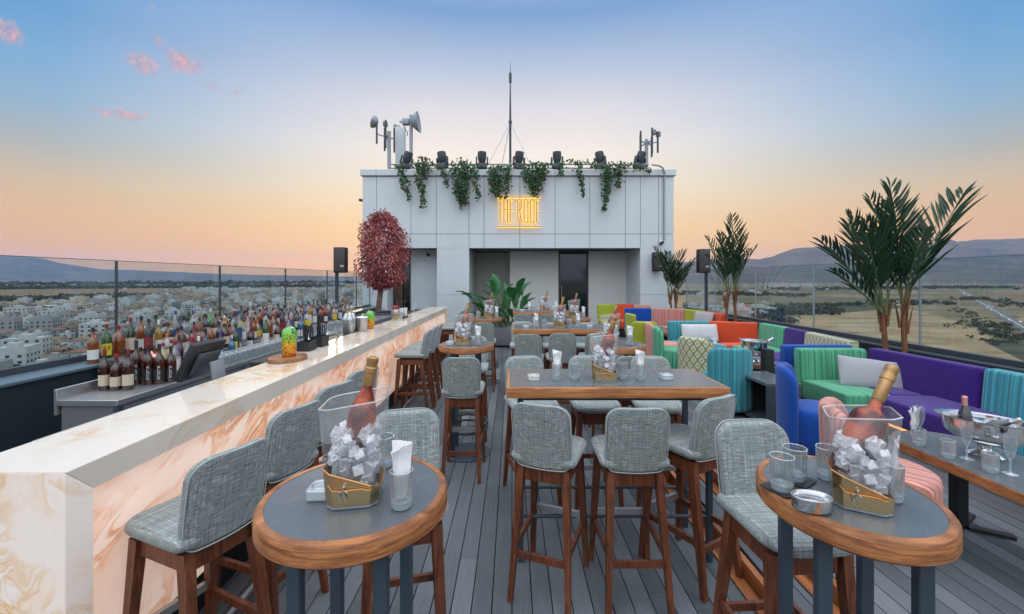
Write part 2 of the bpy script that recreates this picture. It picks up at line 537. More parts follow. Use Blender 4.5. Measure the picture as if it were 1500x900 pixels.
def liquor(name, col, clear=.45, spec=.5, rough=.03):
    """bottle with its contents: tinted see-through body with a glossy skin"""
    m = mat(name); t = NT(m)
    lw = t.n('ShaderNodeLayerWeight', i_Blend=.5).outputs['Facing']
    fac = t.math('ADD', .075, t.math('MULTIPLY', t.math('POWER', lw, 2.5), .8), clamp=True)
    n = t.noise(t.coord(), 9, 3)
    cc = t.mix(n, tuple(x * .6 for x in col), tuple(min(1, x * 1.3) for x in col))
    tr = t.n('ShaderNodeBsdfTransparent', i_Color=(*[min(1, x ** .5) for x in col], 1))
    df = t.n('ShaderNodeBsdfDiffuse', i_Color=cc)
    body = t.n('ShaderNodeMixShader', i_0=clear, i_1=df.outputs[0], i_2=tr.outputs[0])
    gl = t.n('ShaderNodeBsdfGlossy', i_Color=(.95, .95, .95, 1), i_Roughness=rough)
    t.done(t.n('ShaderNodeMixShader', i_0=fac, i_1=body.outputs[0], i_2=gl.outputs[0]))
    return m
LIQ = {
 'amber': liquor('amber whisky', (.38, .10, .012), .6), 'darkamber': liquor('dark bourbon', (.085, .015, .005), .6),
 'green': liquor('green bottle glass', (.015, .11, .02), .4), 'brightgreen': liquor('light green bottle', (.10, .38, .10), .55),
 'darkgreen': liquor('dark green bottle', (.012, .05, .022), .15), 'clear': liquor('clear spirit', (.78, .84, .86), .88),
 'navy': liquor('navy bottle', (.012, .02, .07), .1), 'blue': liquor('blue bottle', (.05, .22, .42), .55),
 'red': liquor('red spirit', (.28, .02, .02), .5), 'purple': liquor('purple bottle', (.07, .02, .08), .25),
 'black': liquor('black bottle', (.012, .012, .014), .02), 'gold': liquor('golden spirit', (.52, .28, .05), .6),
 'copper': plain('pink copper', (.78, .33, .27), .22, .9),
}
def rose_mat():
    m = mat('rose wine'); t = NT(m)
    lw = t.n('ShaderNodeLayerWeight', i_Blend=.5).outputs['Facing']
    cc = t.ramp(t.noise(t.coord(), 16, 2), [(.36, (.06, .006, .004)), (.5, (.24, .022, .005)), (.62, (.62, .10, .008))])
    tr = t.n('ShaderNodeBsdfTransparent', i_Color=(.80, .20, .07, 1))
    df = t.n('ShaderNodeBsdfDiffuse', i_Color=cc)
    b = t.n('ShaderNodeMixShader', i_0=.25, i_1=df.outputs[0], i_2=tr.outputs[0])
    gl = t.n('ShaderNodeBsdfGlossy', i_Color=(.95, .95, .95, 1), i_Roughness=.05)
    t.done(t.n('ShaderNodeMixShader', i_0=t.math('ADD', .02, t.math('MULTIPLY', t.math('POWER', lw, 4), .12)), i_1=b.outputs[0], i_2=gl.outputs[0]))
    return m
M['rose'] = rose_mat()
M['bottle_clear'] = thin_glass('clear bottle glass', (.97, .95, .94), .42, .04, .0, power=3.5)
M['foil'] = plain('tan gold foil', (.50, .30, .13), .38, .6)
M['foil_pink'] = plain('pink foil', (.62, .30, .28), .4, .5)
LAB = {k: plain(k + ' paper label', c, .6) for k, c in {
 'white': (.66, .65, .62), 'yellow': (.62, .48, .03), 'black': (.02, .02, .02), 'cream': (.60, .52, .38), 'red': (.22, .015, .02), 'blue': (.03, .07, .22), 'silver': (.5, .5, .52), 'grey': (.3, .3, .3), 'orange': (.42, .14, .03)}.items()}
def leaf(name, a, b, gloss=.45, trans=.25):
    m = mat(name); t = NT(m)
    n = t.noise(t.coord(), 3.5, 3, .6)
    col = t.ramp(n, [(.3, a), (.7, b)])
    p = t.bsdf(col, gloss, 0, .4)
    tl = t.n('ShaderNodeBsdfTranslucent', i_Color=col)
    t.done(t.n('ShaderNodeMixShader', i_0=trans, i_1=p.outputs[0], i_2=tl.outputs[0])); return m
M['palm'] = leaf('palm leaf', (.012, .035, .018), (.035, .085, .04), .4, .15)
M['palm_stem'] = wood('palm stem', (.07, .032, .016), (.30, .125, .05), (60, 60, 3), .6)
M['palm_rib'] = plain('palm rib', (.12, .16, .06), .5)
M['ivy'] = leaf('ivy leaf', (.015, .06, .028), (.05, .14, .055))
M['ivy_old'] = leaf('browned ivy leaf', (.06, .055, .02), (.16, .15, .06))
M['banana'] = leaf('banana leaf', (.015, .085, .03), (.05, .22, .07), .28, .1)
M['maroon'] = leaf('maroon leaf', (.14, .026, .03), (.48, .115, .12), .6, .2)
M['maroon_light'] = leaf('rosy leaf', (.36, .11, .11), (.62, .27, .24), .6, .2)
M['bark'] = wood('grey brown bark', (.08, .05, .035), (.25, .17, .12), (25, 25, 4), .85)
M['twig'] = plain('thin stem', (.10, .07, .04), .8)
def glow(name, col, s):
    m = mat(name); t = NT(m)
    e = t.n('ShaderNodeEmission', i_Color=(*col, 1), i_Strength=s)
    t.done(e); return m
M['neon'] = glow('yellow light tube', (1.0, .50, .05), 4.4)
M['led'] = glow('amber led strip', (1.0, .36, .08), 2.2)
M['sign_metal'] = plain('bronze letter face', (.16, .075, .012), .5, .3)
# ------------------------------------------------------------------ camera, sky, sun
FPX, HC, Y0 = 620.0, 1.70, 409.0          # focal length in photo pixels, eye height, horizon row
cam_d = bpy.data.cameras.new('camera'); cam = bpy.data.objects.new('camera', cam_d); COL.objects.link(cam)
cam.location = (0, 0, HC); cam.rotation_euler = (R(90), 0, 0)
cam_d.sensor_width = 36; cam_d.lens = FPX / 1500 * 36; cam_d.shift_y = -41 / 1500
cam_d.clip_start = .05; cam_d.clip_end = 90000
scene.camera = cam

SUN_EL, SUN_AZ = R(4.0), R(-20)           # low sun behind the roof building, a little left of the view axis
world = bpy.data.worlds.new('World'); scene.world = world
t = NT(world)
g = t.n('ShaderNodeTexCoord').outputs['Generated']
sp = t.n('ShaderNodeSeparateXYZ', i_0=t.n('ShaderNodeVectorMath', operation='NORMALIZE', i_0=g))
dx, dy, dz = sp.outputs
hor = t.math('SQRT', t.math('ADD', t.math('MULTIPLY', dx, dx), t.math('MULTIPLY', dy, dy)))
ca = t.math('DIVIDE', dy, t.math('MAXIMUM', hor, .001))            # cosine of azimuth from the view axis
S = s2l
sc_ = lambda c, k: tuple(x * k for x in c)
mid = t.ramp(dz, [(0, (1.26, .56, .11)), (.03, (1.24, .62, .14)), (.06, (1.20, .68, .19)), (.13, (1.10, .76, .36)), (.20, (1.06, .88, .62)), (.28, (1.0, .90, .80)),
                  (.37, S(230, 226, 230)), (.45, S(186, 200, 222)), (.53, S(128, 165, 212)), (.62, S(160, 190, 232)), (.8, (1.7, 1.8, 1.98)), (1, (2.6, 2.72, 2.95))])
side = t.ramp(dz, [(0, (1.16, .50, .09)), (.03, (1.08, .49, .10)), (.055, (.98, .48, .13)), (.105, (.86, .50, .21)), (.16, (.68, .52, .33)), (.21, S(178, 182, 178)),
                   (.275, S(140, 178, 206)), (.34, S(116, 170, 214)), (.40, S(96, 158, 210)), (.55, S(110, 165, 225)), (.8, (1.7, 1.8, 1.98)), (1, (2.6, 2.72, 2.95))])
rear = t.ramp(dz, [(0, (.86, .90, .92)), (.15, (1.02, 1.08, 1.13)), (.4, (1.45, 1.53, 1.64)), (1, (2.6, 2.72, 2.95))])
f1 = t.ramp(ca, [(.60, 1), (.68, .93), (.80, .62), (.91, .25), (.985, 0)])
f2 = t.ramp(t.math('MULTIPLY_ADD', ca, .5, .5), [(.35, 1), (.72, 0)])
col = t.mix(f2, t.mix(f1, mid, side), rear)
# a few small pink clouds, high in the west
u = t.math('DIVIDE', dx, t.math('MAXIMUM', dy, .01)); v = t.math('DIVIDE', dz, t.math('MAXIMUM', dy, .01))
uv = t.n('ShaderNodeCombineXYZ', i_0=u, i_1=v).outputs[0]
wob = t.n('ShaderNodeTexNoise', i_Vector=uv, i_Scale=24, i_Detail=5, i_Roughness=.65)
wobv = t.n('ShaderNodeVectorMath', operation='SUBTRACT', i_0=wob.outputs['Color'], i_1=(.5, .5, .5)).outputs[0]
uvw = t.n('ShaderNodeVectorMath', operation='MULTIPLY_ADD', i_0=wobv, i_1=(.07, .05, 0), i_2=uv).outputs[0]
cl = None
for (px, py, w, h, ang, s) in [(12, 46, 40, 22, -28, 1), (208, 94, 42, 20, -30, .85), (268, 92, 42, 22, -24, .95), (232, 60, 20, 8, -38, .6), (180, 55, 14, 6, -35, .4),
                               (182, 168, 55, 9, -6, .9), (150, 163, 22, 5, -8, .5), (312, 128, 26, 7, -18, .4), (345, 136, 10, 6, -10, .45), (228, 10, 14, 6, -20, .3)]:
    cx, cy = (px - 750) / FPX, (Y0 - py) / FPX
    m_ = t.n('ShaderNodeMapping', vector_type='TEXTURE', i_Vector=uvw, i_Location=(cx, cy, 0), i_Rotation=(0, 0, R(ang)), i_Scale=(w / FPX, h / FPX, 1)).outputs[0]
    r_ = t.n('ShaderNodeVectorMath', operation='LENGTH', i_0=m_).outputs['Value']
    k_ = t.math('MULTIPLY', t.ramp(r_, [(.15, 1), (1.0, 0)], 'EASE'), s)
    cl = k_ if cl is None else t.math('MAXIMUM', cl, k_)
tex = t.noise(uv, 55, 5, .65)
cl = t.math('MULTIPLY', cl, t.ramp(tex, [(.3, .35), (.62, 1)]))
cl = t.math('MULTIPLY', cl, t.math('GREATER_THAN', dy, .05))
ccol = t.mix(t.ramp(tex, [(.35, 0), (.65, 1)]), S(176, 150, 172), S(244, 182, 176))
col = t.mix(t.math('MULTIPLY', cl, .95), col, ccol)
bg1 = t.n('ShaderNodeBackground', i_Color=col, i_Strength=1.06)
sky = t.n('ShaderNodeTexSky', sky_type='NISHITA', sun_disc=False, sun_elevation=SUN_EL, sun_rotation=SUN_AZ, altitude=200, air_density=1.2, dust_density=2.0)
bg2 = t.n('ShaderNodeBackground', i_Color=sky.outputs[0], i_Strength=.05)
mixs = t.n('ShaderNodeMixShader', i_0=.06, i_1=bg1.outputs[0], i_2=bg2.outputs[0])
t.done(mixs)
world.cycles.sampling_method = 'MANUAL'; world.cycles.sample_map_resolution = 512

sun_d = bpy.data.lights.new('sun', 'SUN'); sun = bpy.data.objects.new('sun', sun_d); COL.objects.link(sun)
sun_d.energy = 1.2; sun_d.angle = R(12); sun_d.color = (1, .74, .5)
sdir = V((math.sin(SUN_AZ) * math.cos(SUN_EL), math.cos(SUN_AZ) * math.cos(SUN_EL), math.sin(SUN_EL)))
sun.rotation_euler = sdir.to_track_quat('Z', 'Y').to_euler()

vs = scene.view_settings
scene.display_settings.display_device = 'sRGB'
vs.view_transform = 'Standard'; vs.look = 'None'; vs.exposure = 0.0; vs.gamma = 1; vs.use_curve_mapping = False
cy = scene.cycles
cy.use_denoising = True
try: cy.denoiser = 'OPENIMAGEDENOISE'
except Exception: pass
cy.max_bounces = 8; cy.diffuse_bounces = 3; cy.glossy_bounces = 3; cy.transmission_bounces = 6; cy.transparent_max_bounces = 24
cy.caustics_reflective = False; cy.caustics_refractive = False
cy.sample_clamp_indirect = 4; cy.use_adaptive_sampling = True; cy.adaptive_threshold = .02
scene.render.use_persistent_data = False

# ------------------------------------------------------------------ the plain, far below
GZ = -45.0
DH = HC - GZ
def far(px, py):                 # a point of the plain seen at this photo pixel
    d = FPX * DH / (py - Y0)
    return ((px - 750) / FPX * d, d)

def ground_mat():
    m = mat('plain of fields'); t = NT(m); c = t.coord()
    d1 = t.n('ShaderNodeVectorMath', operation='LENGTH', i_0=c).outputs['Value']
    w = t.n('ShaderNodeTexNoise', i_Vector=c, i_Scale=.0016, i_Detail=3)
    cw = t.n('ShaderNodeVectorMath', operation='MULTIPLY_ADD', i_0=w.outputs['Color'], i_1=(260, 260, 0), i_2=c).outputs[0]
    vo = t.n('ShaderNodeTexVoronoi', i_Vector=t.map(cw, (.0032, .0052, 1), (0, 0, .5)), i_Scale=1.0, i_Randomness=.9)
    k = t.n('ShaderNodeSeparateColor', i_0=vo.outputs['Color']).outputs[0]
    col = t.ramp(k, [(0, (.13, .10, .06)), (.25, (.20, .15, .085)), (.45, (.09, .085, .05)), (.6, (.25, .185, .105)), (.8, (.15, .115, .07)), (.92, (.05, .06, .035))], 'CONSTANT')
    scr = t.noise(c, .012, 6, .7)
    col = t.mix(t.ramp(scr, [(.48, 0), (.6, .75)]), col, (.035, .042, .026))
    fine = t.noise(c, .15, 4, .7)
    col = t.mix(.35, col, t.mix(fine, (.05, .045, .03), (.26, .21, .14)))
    t.done(t.bsdf(col, .95, 0, .1)); return m
bm = NB(); n = 24
RG = 20000
vsx = [bm.verts.new((RG * math.cos(2 * PI * k / 64), RG * math.sin(2 * PI * k / 64), GZ)) for k in range(64)]
bm.faces.new(vsx)
tag(obj('ground', bm, ground_mat(), smooth=0), kind='structure')

def patch(name, pts, z, m, lift=.0):
    bm = NB()
    bm.faces.new([bm.verts.new((x, y, GZ + z)) for x, y in pts])
    recalc(bm)
    o = obj(name, bm, m, smooth=0)
    if o.data.polygons[0].normal.z < 0: o.data.flip_normals()
    return tag(o, kind='structure')

def field_mat(name, a, b, c_=None):
    m = mat(name); t = NT(m); c = t.coord()
    n1 = t.noise(t.map(c, (.010, .05, 1), (0, 0, .35)), 1, 6, .7); n2 = t.noise(c, .02, 5, .65)
    col = t.mix(t.ramp(t.math('MULTIPLY_ADD', n1, .6, t.math('MULTIPLY', n2, .4)), [(.38, 0), (.62, 1)]), a, b)
    trk = t.noise(t.map(c, (.004, .22, 1), (0, 0, .95)), 1, 2, .5)
    col = t.mix(t.ramp(trk, [(.58, 0), (.66, .45)]), col, a)
    col = t.mix(t.ramp(t.noise(c, .035, 5, .7), [(.56, 0), (.66, .6)]), col, c_ or a)
    t.done(t.bsdf(col, .95, 0, .1)); return m
FM = field_mat('dry stubble field', (.17, .122, .068), (.34, .25, .145), (.13, .10, .058))
FM2 = field_mat('pale dry field', (.22, .17, .10), (.42, .33, .20), (.16, .12, .07))
FM3 = field_mat('brown ploughed field', (.10, .07, .045), (.20, .14, .085))
SCRUB = field_mat('scrub land', (.03, .035, .02), (.10, .09, .05), (.02, .03, .018))
TOWNG = field_mat('town ground', (.035, .042, .036), (.10, .105, .10), (.02, .032, .02))
def px_patch(name, pl, z, m): return patch(name, [far(*p) for p in pl], z, m)
px_patch('field', [(1140, 560), (1800, 640), (1490, 505), (1400, 470), (1330, 452), (1190, 458), (1150, 470)], .05, FM)
px_patch('field', [(1180, 455), (1330, 449), (1310, 445), (1195, 447)], .05, FM2)
px_patch('field', [(1120, 436), (1230, 432), (1240, 427), (1120, 429)], .05, FM3)
px_patch('field', [(1400, 445), (1500, 452), (1700, 455), (1500, 432), (1380, 430)], .05, FM3)
px_patch('field', [(1480, 470), (1620, 520), (1700, 480), (1520, 458)], .05, FM)
px_patch('field', [(-60, 452), (60, 455), (140, 446), (420, 431), (400, 426), (150, 434), (-60, 438)], .05, FM3)
px_patch('field', [(-60, 432), (200, 431), (330, 425), (300, 421), (60, 424), (-60, 425)], .05, FM3)
px_patch('scrub_ground', [(1000, 462), (1190, 462), (1330, 451), (1300, 444), (1000, 443)], .1, SCRUB)
px_patch('scrub_ground', [(1440, 500), (1600, 580), (1640, 560), (1470, 488)], .1, SCRUB)
tx = [far(*p) for p in [(-120, 560), (-120, 470), (120, 452), (200, 440), (380, 430), (560, 424), (760, 421), (760, 560)]]
patch('town_ground', [(-260, 60)] + tx[:1] + tx[1:] + [(40, 60)], .15, TOWNG)

# hills: ridges with a foot, a crest and a back
def ridge(name, prof, D, depth, m, seed):
    rnd = random.Random(seed)
    bm = NB(); rows = 15; cols = []
    xs = []
    for (xa, ya), (xb, yb) in zip(prof, prof[1:]):
        st = max(1, int((xb - xa) / 7))
        for k in range(st): xs.append((xa + (xb - xa) * k / st, ya + (yb - ya) * k / st))
    xs.append(prof[-1])
    from mathutils import noise as mn
    for i, (px, py) in enumerate(xs):
        X = (px - 750) / FPX * D
        top = (Y0 - py) / FPX * D + HC
        cvs = []
        for r in range(rows + 1):
            f = r / rows
            y = D - depth + f * depth * 1.6
            if f <= .625: s = (f / .625); hgt = s ** 1.25
            else: s = 1 - (f - .625) / .375; hgt = s
            q = V((X * .0011, y * .0011, seed))
            gul = abs(mn.noise(q)) * .42 + abs(mn.noise(q * 2.7)) * .22 + abs(mn.noise(q * 6.1)) * .10
            hh = max(0, top - GZ) * hgt * (1 - gul * (1 - hgt) * 1.9 * min(1, hgt * 3))
            hh += mn.noise(q * 9) * 14 * (hgt if f < .62 else 0)
            cvs.append(bm.verts.new((X * y / D, y, GZ + max(-2, hh) - (3 if r in (0, rows) else 0))))
        cols.append(cvs)
    for a, b in zip(cols, cols[1:]):
        for r in range(rows): bm.faces.new((a[r], b[r], b[r + 1], a[r + 1]))
    return tag(obj(name, bm, m, smooth=179), kind='structure')
HM = field_mat('scrubby hillside', (.035, .035, .033), (.15, .12, .09), (.028, .034, .028))
for nd in HM.node_tree.nodes:
    if nd.type == 'MAPPING': nd.inputs['Scale'].default_value = (.0012, .003, .004)
ridge('hills', [(-260, 380), (-100, 371), (0, 372), (30, 373), (60, 377), (90, 384), (112, 388), (150, 394), (200, 395), (240, 397), (300, 400), (400, 403), (530, 405), (700, 407)], 15000, 3800, HM, 3)
ridge('hills', [(800, 407), (900, 395), (985, 384), (1040, 379), (1085, 377), (1112, 378), (1132, 374), (1150, 367), (1162, 362), (1200, 358.5), (1240, 357.5), (1300, 354), (1360, 353), (1378, 351), (1388, 348), (1402, 351), (1430, 348), (1500, 346), (1620, 340), (1760, 345), (1900, 362), (2100, 395)], 8200, 2700, HM, 8)
ridge('hills', [(960, 403), (1060, 402), (1160, 401), (1260, 399), (1330, 394), (1420, 392), (1520, 390), (1700, 393), (1900, 400)], 5400, 1100, HM, 5)

# haze: the evening air over the plain
m = mat('evening haze'); t = NT(m)
pv = t.n('ShaderNodeVolumePrincipled', i_Color=(.42, .60, 1.0, 1), i_Density=2.7e-5, i_Anisotropy=.0)
t.link(pv.outputs[0], t.out.inputs['Volume'])
bm = NB(); box(bm, -22000, 22000, -20500, 20500, GZ - 6, 1150)
tag(obj('haze', bm, m, smooth=0), kind='stuff')

# ------------------------------------------------------------------ the town
WALLS = [plain(n_ + ' house wall', c_, .85, var=.22, scale=.12) for n_, c_ in (('white', (.40, .41, .405)), ('pale grey', (.24, .25, .25)), ('cream', (.40, .34, .26)), ('beige', (.27, .21, .155)), ('grey', (.12, .135, .14)))]
WNAME = ['white', 'pale grey', 'cream', 'beige', 'grey']
WIN = plain('dark house window', (.03, .045, .055), .2)
ROOFT = plain('terracotta roof', (.17, .085, .055), .85, scale=.6)
ROOFF = plain('flat concrete roof', (.30, .31, .31), .9, scale=.5)
hr = random.Random(11)
def house_mesh(bm, w, l, h, style, M_, windows, mi0=0):
    """walls mi 0, windows 1, roof 2"""
    Tm = lambda p: M_ @ V(p)
    def bx(x0, x1, y0, y1, z0, z1, mi):
        c = [Tm((x, y, z)) for z in (z0, z1) for y in (y0, y1) for x in (x0, x1)]
        vs_ = [bm.verts.new(p) for p in c]
        for f in ((4, 5, 7, 6), (0, 1, 5, 4), (2, 6, 7, 3), (0, 4, 6, 2), (1, 3, 7, 5)):
            bm.faces.new([vs_[i] for i in f]).material_index = mi
    bx(-w / 2, w / 2, -l / 2, l / 2, 0, h, 0)
    if style == 'gable':
        z = h; e = .5; rh = min(w, l) * .22
        a = [Tm(p) for p in ((-w / 2 - e, -l / 2 - e, z + .02), (w / 2 + e, -l / 2 - e, z + .02), (w / 2 + e, l / 2 + e, z + .02), (-w / 2 - e, l / 2 + e, z + .02), (0, -l / 2 + w * .25, z + rh), (0, l / 2 - w * .25, z + rh))]
        vs_ = [bm.verts.new(p) for p in a]
        for f in ((0, 1, 4), (1, 2, 5, 4), (2, 3, 5), (3, 0, 4, 5), (3, 2, 1, 0)): bm.faces.new([vs_[i] for i in f]).material_index = 2
    else:
        pr = .5
        for (x0, x1, y0, y1) in ((-w / 2, w / 2, -l / 2, -l / 2 + .25), (-w / 2, w / 2, l / 2 - .25, l / 2), (-w / 2, -w / 2 + .25, -l / 2 + .25, l / 2 - .25), (w / 2 - .25, w / 2, -l / 2 + .25, l / 2 - .25)):
            bx(x0, x1, y0, y1, h + .01, h + pr, 0)
        bx(-w * .2, w * .15, -l * .1, l * .22, h + .02, h + 2.3, 0)
        bx(w * .2, w * .33, -l * .3, -l * .15, h + .02, h + 1.4, 2)
    if windows:
        fl = max(1, int(h / 3.1))
        for s in range(fl):
            z = s * 3.1 + 1.0
            for side in range(4):
                L_ = w if side < 2 else l
                k = max(1, int(L_ / 3.4))
                for q in range(k):
                    c = -L_ / 2 + L_ * (q + .5) / k
                    ww = .75
                    if side == 0: P4 = [(c - ww, -l / 2 - .04, z), (c + ww, -l / 2 - .04, z), (c + ww, -l / 2 - .04, z + 1.4), (c - ww, -l / 2 - .04, z + 1.4)]
                    elif side == 1: P4 = [(c + ww, l / 2 + .04, z), (c - ww, l / 2 + .04, z), (c - ww, l / 2 + .04, z + 1.4), (c + ww, l / 2 + .04, z + 1.4)]
                    elif side == 2: P4 = [(-w / 2 - .04, c + ww, z), (-w / 2 - .04, c - ww, z), (-w / 2 - .04, c - ww, z + 1.4), (-w / 2 - .04, c + ww, z + 1.4)]
                    else: P4 = [(w / 2 + .04, c - ww, z), (w / 2 + .04, c + ww, z), (w / 2 + .04, c + ww, z + 1.4), (w / 2 + .04, c - ww, z + 1.4)]
                    bm.faces.new([bm.verts.new(Tm(p)) for p in P4]).material_index = 1
        if hr.random() < .7 and style != 'gable':        # balcony slabs
            for s in range(1, fl):
                z = s * 3.1
                bx(-w * .3, w * .3, -l / 2 - 1.3, -l / 2 - .05, z, z + .15, 0)
                bx(-w * .3, w * .3, -l / 2 - 1.3, -l / 2 - 1.2, z + .16, z + 1.0, 0)

sites = []
ang = R(24)
for i in range(-110, 92):
    for j in range(-16, 160):
        if i % 7 == 0 or j % 6 == 0: continue
        gx = i * 13.0 + hr.uniform(-3.2, 3.2); gy = j * 13.0 + hr.uniform(-3.2, 3.2)
        x = gx * math.cos(ang) - gy * math.sin(ang); y = gx * math.sin(ang) + gy * math.cos(ang)
        if y < 165: continue
        r = x / y
        if not -1.5 < r < .02: continue
        lim = 820 if r < -1.02 else (820 + (r + 1.02) / .4 * 700 if r < -.62 else 1500 + (r + .62) * 1500)
        if y > lim * hr.uniform(.82, 1.05): continue
        if hr.random() < .16: continue
        sites.append((y, x))
sites.sort()
for s_ in range(90):          # the village between the palms
    px, py = hr.gauss(1062, 30), hr.gauss(456, 5)
    if not 1005 < px < 1128 or not 445 < py < 468: continue
    x, y = far(px, py); sites.append((y * .98, x))
rest = NB()
nth = 0
GIDX = ['town', 'village']
HL = {}
def hlabel(k, style, big, x, y):
    r = x / y
    where = 'village between the palms' if x > 0 else ('town near the roof terrace' if y < 330 else 'town in the middle distance' if y < 520 else 'far part of the town')
    look = f"{WNAME[k]} {'house with a terracotta hipped roof' if style == 'gable' else ('tall flat roofed apartment block' if big else 'low flat roofed house')}"
    return f"{look} in the {where}"
near_sites = [s for s in sites if s[1] < 0][:215] + [s for s in sites if s[1] > 0]
nset = set(near_sites)
window_me = None
detail = 0
for (y, x) in sites:
    k = hr.choices(range(5), (38, 24, 16, 12, 10))[0]
    big = hr.random() < .11
    w, l = (hr.uniform(12, 20), hr.uniform(11, 16)) if big else (hr.uniform(5.8, 10), hr.uniform(5.8, 10))
    h = hr.uniform(9, 15) if big else hr.uniform(3.4, 7.2)
    if x > 0: big = False; h = hr.uniform(5, 8); k = 0 if hr.random() < .8 else 1; w = hr.uniform(12, 20); l = hr.uniform(8, 12)
    style = 'gable' if (not big and hr.random() < .3) else 'flat'
    a = ang + hr.choice((0, PI / 2, PI, -PI / 2)) + hr.uniform(-.06, .06)
    mats = [WALLS[k], WIN, ROOFT if style == 'gable' else ROOFF]
    if (y, x) in nset:
        bm = NB(); house_mesh(bm, w, l, h, style, Matrix(), True)
        o = obj('town_house' if x < 0 else 'village_house', bm, mats, smooth=0)
        o.location = (x, y, GZ + .1); o.rotation_euler = (0, 0, a)
        tag(o, hlabel(k, style, big, x, y), 'house', 'houses of the town below' if x < 0 else 'houses of the village below')
    else:
        Mx = Matrix.Translation((x, y, GZ + .1)) @ Matrix.Rotation(a, 4, 'Z')
        mi = len(rest.faces)
        house_mesh(rest, w, l, h, style, Mx, y < 700)
        rest.faces.ensure_lookup_table()
        for fi in range(mi, len(rest.faces)):
            f = rest.faces[fi]
            f.material_index = k if f.material_index == 0 else 4 + f.material_index
tag(obj('far_town', rest, WALLS + [WIN, ROOFT], smooth=0), 'mass of small pale houses filling the town out to the plain', 'town', kind='stuff')
# white far villages at the foot of the hills: too small to count
vil = NB()
for (px, py, sx, sy, n_) in [(1150, 417, 32, 2.6, 120), (1120, 411, 20, 1.2, 40), (1240, 423, 12, 1.0, 14), (1410, 404.5 + 8, 70, .9, 110), (1330, 413, 60, 1.1, 40), (1490, 411, 20, 1.5, 30), (250, 419, 120, 1.2, 90), (500, 416, 60, 1.5, 120), (330, 424, 60, 1.8, 60), (1080, 430, 40, 2, 30)]:
    for _ in range(n_):
        a_, b_ = hr.gauss(px, sx), max(411.2, hr.gauss(py, sy))
        x, y = far(a_, b_)
        s_ = y / 1400
        Mx = Matrix.Translation((x, y, GZ + .1)) @ Matrix.Rotation(hr.random() * 3, 4, 'Z')
        house_mesh(vil, hr.uniform(8, 16) * max(1, s_ * .6), hr.uniform(8, 12), hr.uniform(5, 9), 'flat', Mx, False)
tag(obj('far_village', vil, [WALLS[0], WIN, ROOFF], smooth=0), 'scattered white villages on the plain below the hills', 'village', kind='stuff')

# trees of the plain and town: rough leafy clumps, read as masses
def clump(bm, x, y, r, h, rnd, z=GZ):
    for _ in range(rnd.randint(9, 15)):
        a = rnd.random() * 2 * PI; q = r * rnd.random() ** .5
        cx, cy, cz = x + q * math.cos(a), y + q * math.sin(a), z + h * (.3 + .7 * rnd.random() * (1 - .4 * q / r))
        s = r * rnd.uniform(.25, .5)
        p = [V((rnd.gauss(0, 1), rnd.gauss(0, 1), rnd.gauss(0, .8))).normalized() * s * rnd.uniform(.8, 1.2) for _ in range(5)]
        c = V((cx, cy, cz)); vv = [bm.verts.new(c + q_) for q_ in p]
        for f in ((0, 1, 2), (0, 2, 3), (0, 3, 4), (1, 2, 4), (1, 3, 4), (2, 3, 4)):
            bm.faces.new([vv[i] for i in f])
TREE = leaf('dark town foliage', (.012, .022, .012), (.05, .065, .035), .8, .1)
tb = NB()
for _ in range(4200):
    y = hr.uniform(175, 1300) ** 1.0; r = hr.uniform(-1.45, .0); x = r * y
    if r < -1.0 and y > 850: continue
    clump(tb, x, y, hr.uniform(1.8, 5), hr.uniform(3, 8), hr)
tag(obj('town_trees', tb, TREE, smooth=0), 'dark trees and shrubs scattered between the houses of the town', 'trees', kind='stuff')
tb = NB()
def belt(p0, p1, n_, wid, r0, r1, h0, h1):
    (xa, ya), (xb, yb) = far(*p0), far(*p1)
    for _ in range(n_):
        f = hr.random()
        x, y = xa + (xb - xa) * f, ya + (yb - ya) * f
        k = math.hypot(xb - xa, yb - ya); nx, ny = -(yb - ya) / k, (xb - xa) / k
        o_ = hr.gauss(0, wid)
        clump(tb, x + nx * o_, y + ny * o_, hr.uniform(r0, r1), hr.uniform(h0, h1), hr)
belt((1010, 452), (1290, 447), 180, 16, 3, 6, 3, 7)
belt((1120, 462), (1215, 457), 160, 12, 4, 9, 5, 11)
belt((1150, 478), (1120, 462), 40, 8, 3, 6, 4, 8)
belt((1280, 444), (1390, 446), 70, 30, 3, 7, 4, 8)
belt((1430, 474), (1500, 512), 90, 9, 1.5, 4, 2, 4)
belt((1400, 452), (1480, 496), 34, 6, 1.5, 3.5, 2, 4)
belt((1130, 425), (1480, 421), 170, 90, 8, 18, 6, 11)
belt((1420, 437), (1560, 455), 90, 16, 3, 7, 3, 7)
belt((980, 430), (1180, 434), 120, 50, 6, 13, 5, 10)
belt((-60, 424), (500, 420), 380, 70, 14, 30, 8, 15)
belt((-60, 442), (260, 436), 120, 30, 8, 16, 6, 12)
belt((-80, 462), (110, 461), 110, 24, 5, 10, 5, 11)
belt((0, 418), (700, 414.5), 300, 150, 30, 60, 12, 20)
tag(obj('tree_belts', tb, TREE, smooth=0), 'dark belts of trees and scrub between the dry fields', 'trees', kind='stuff')

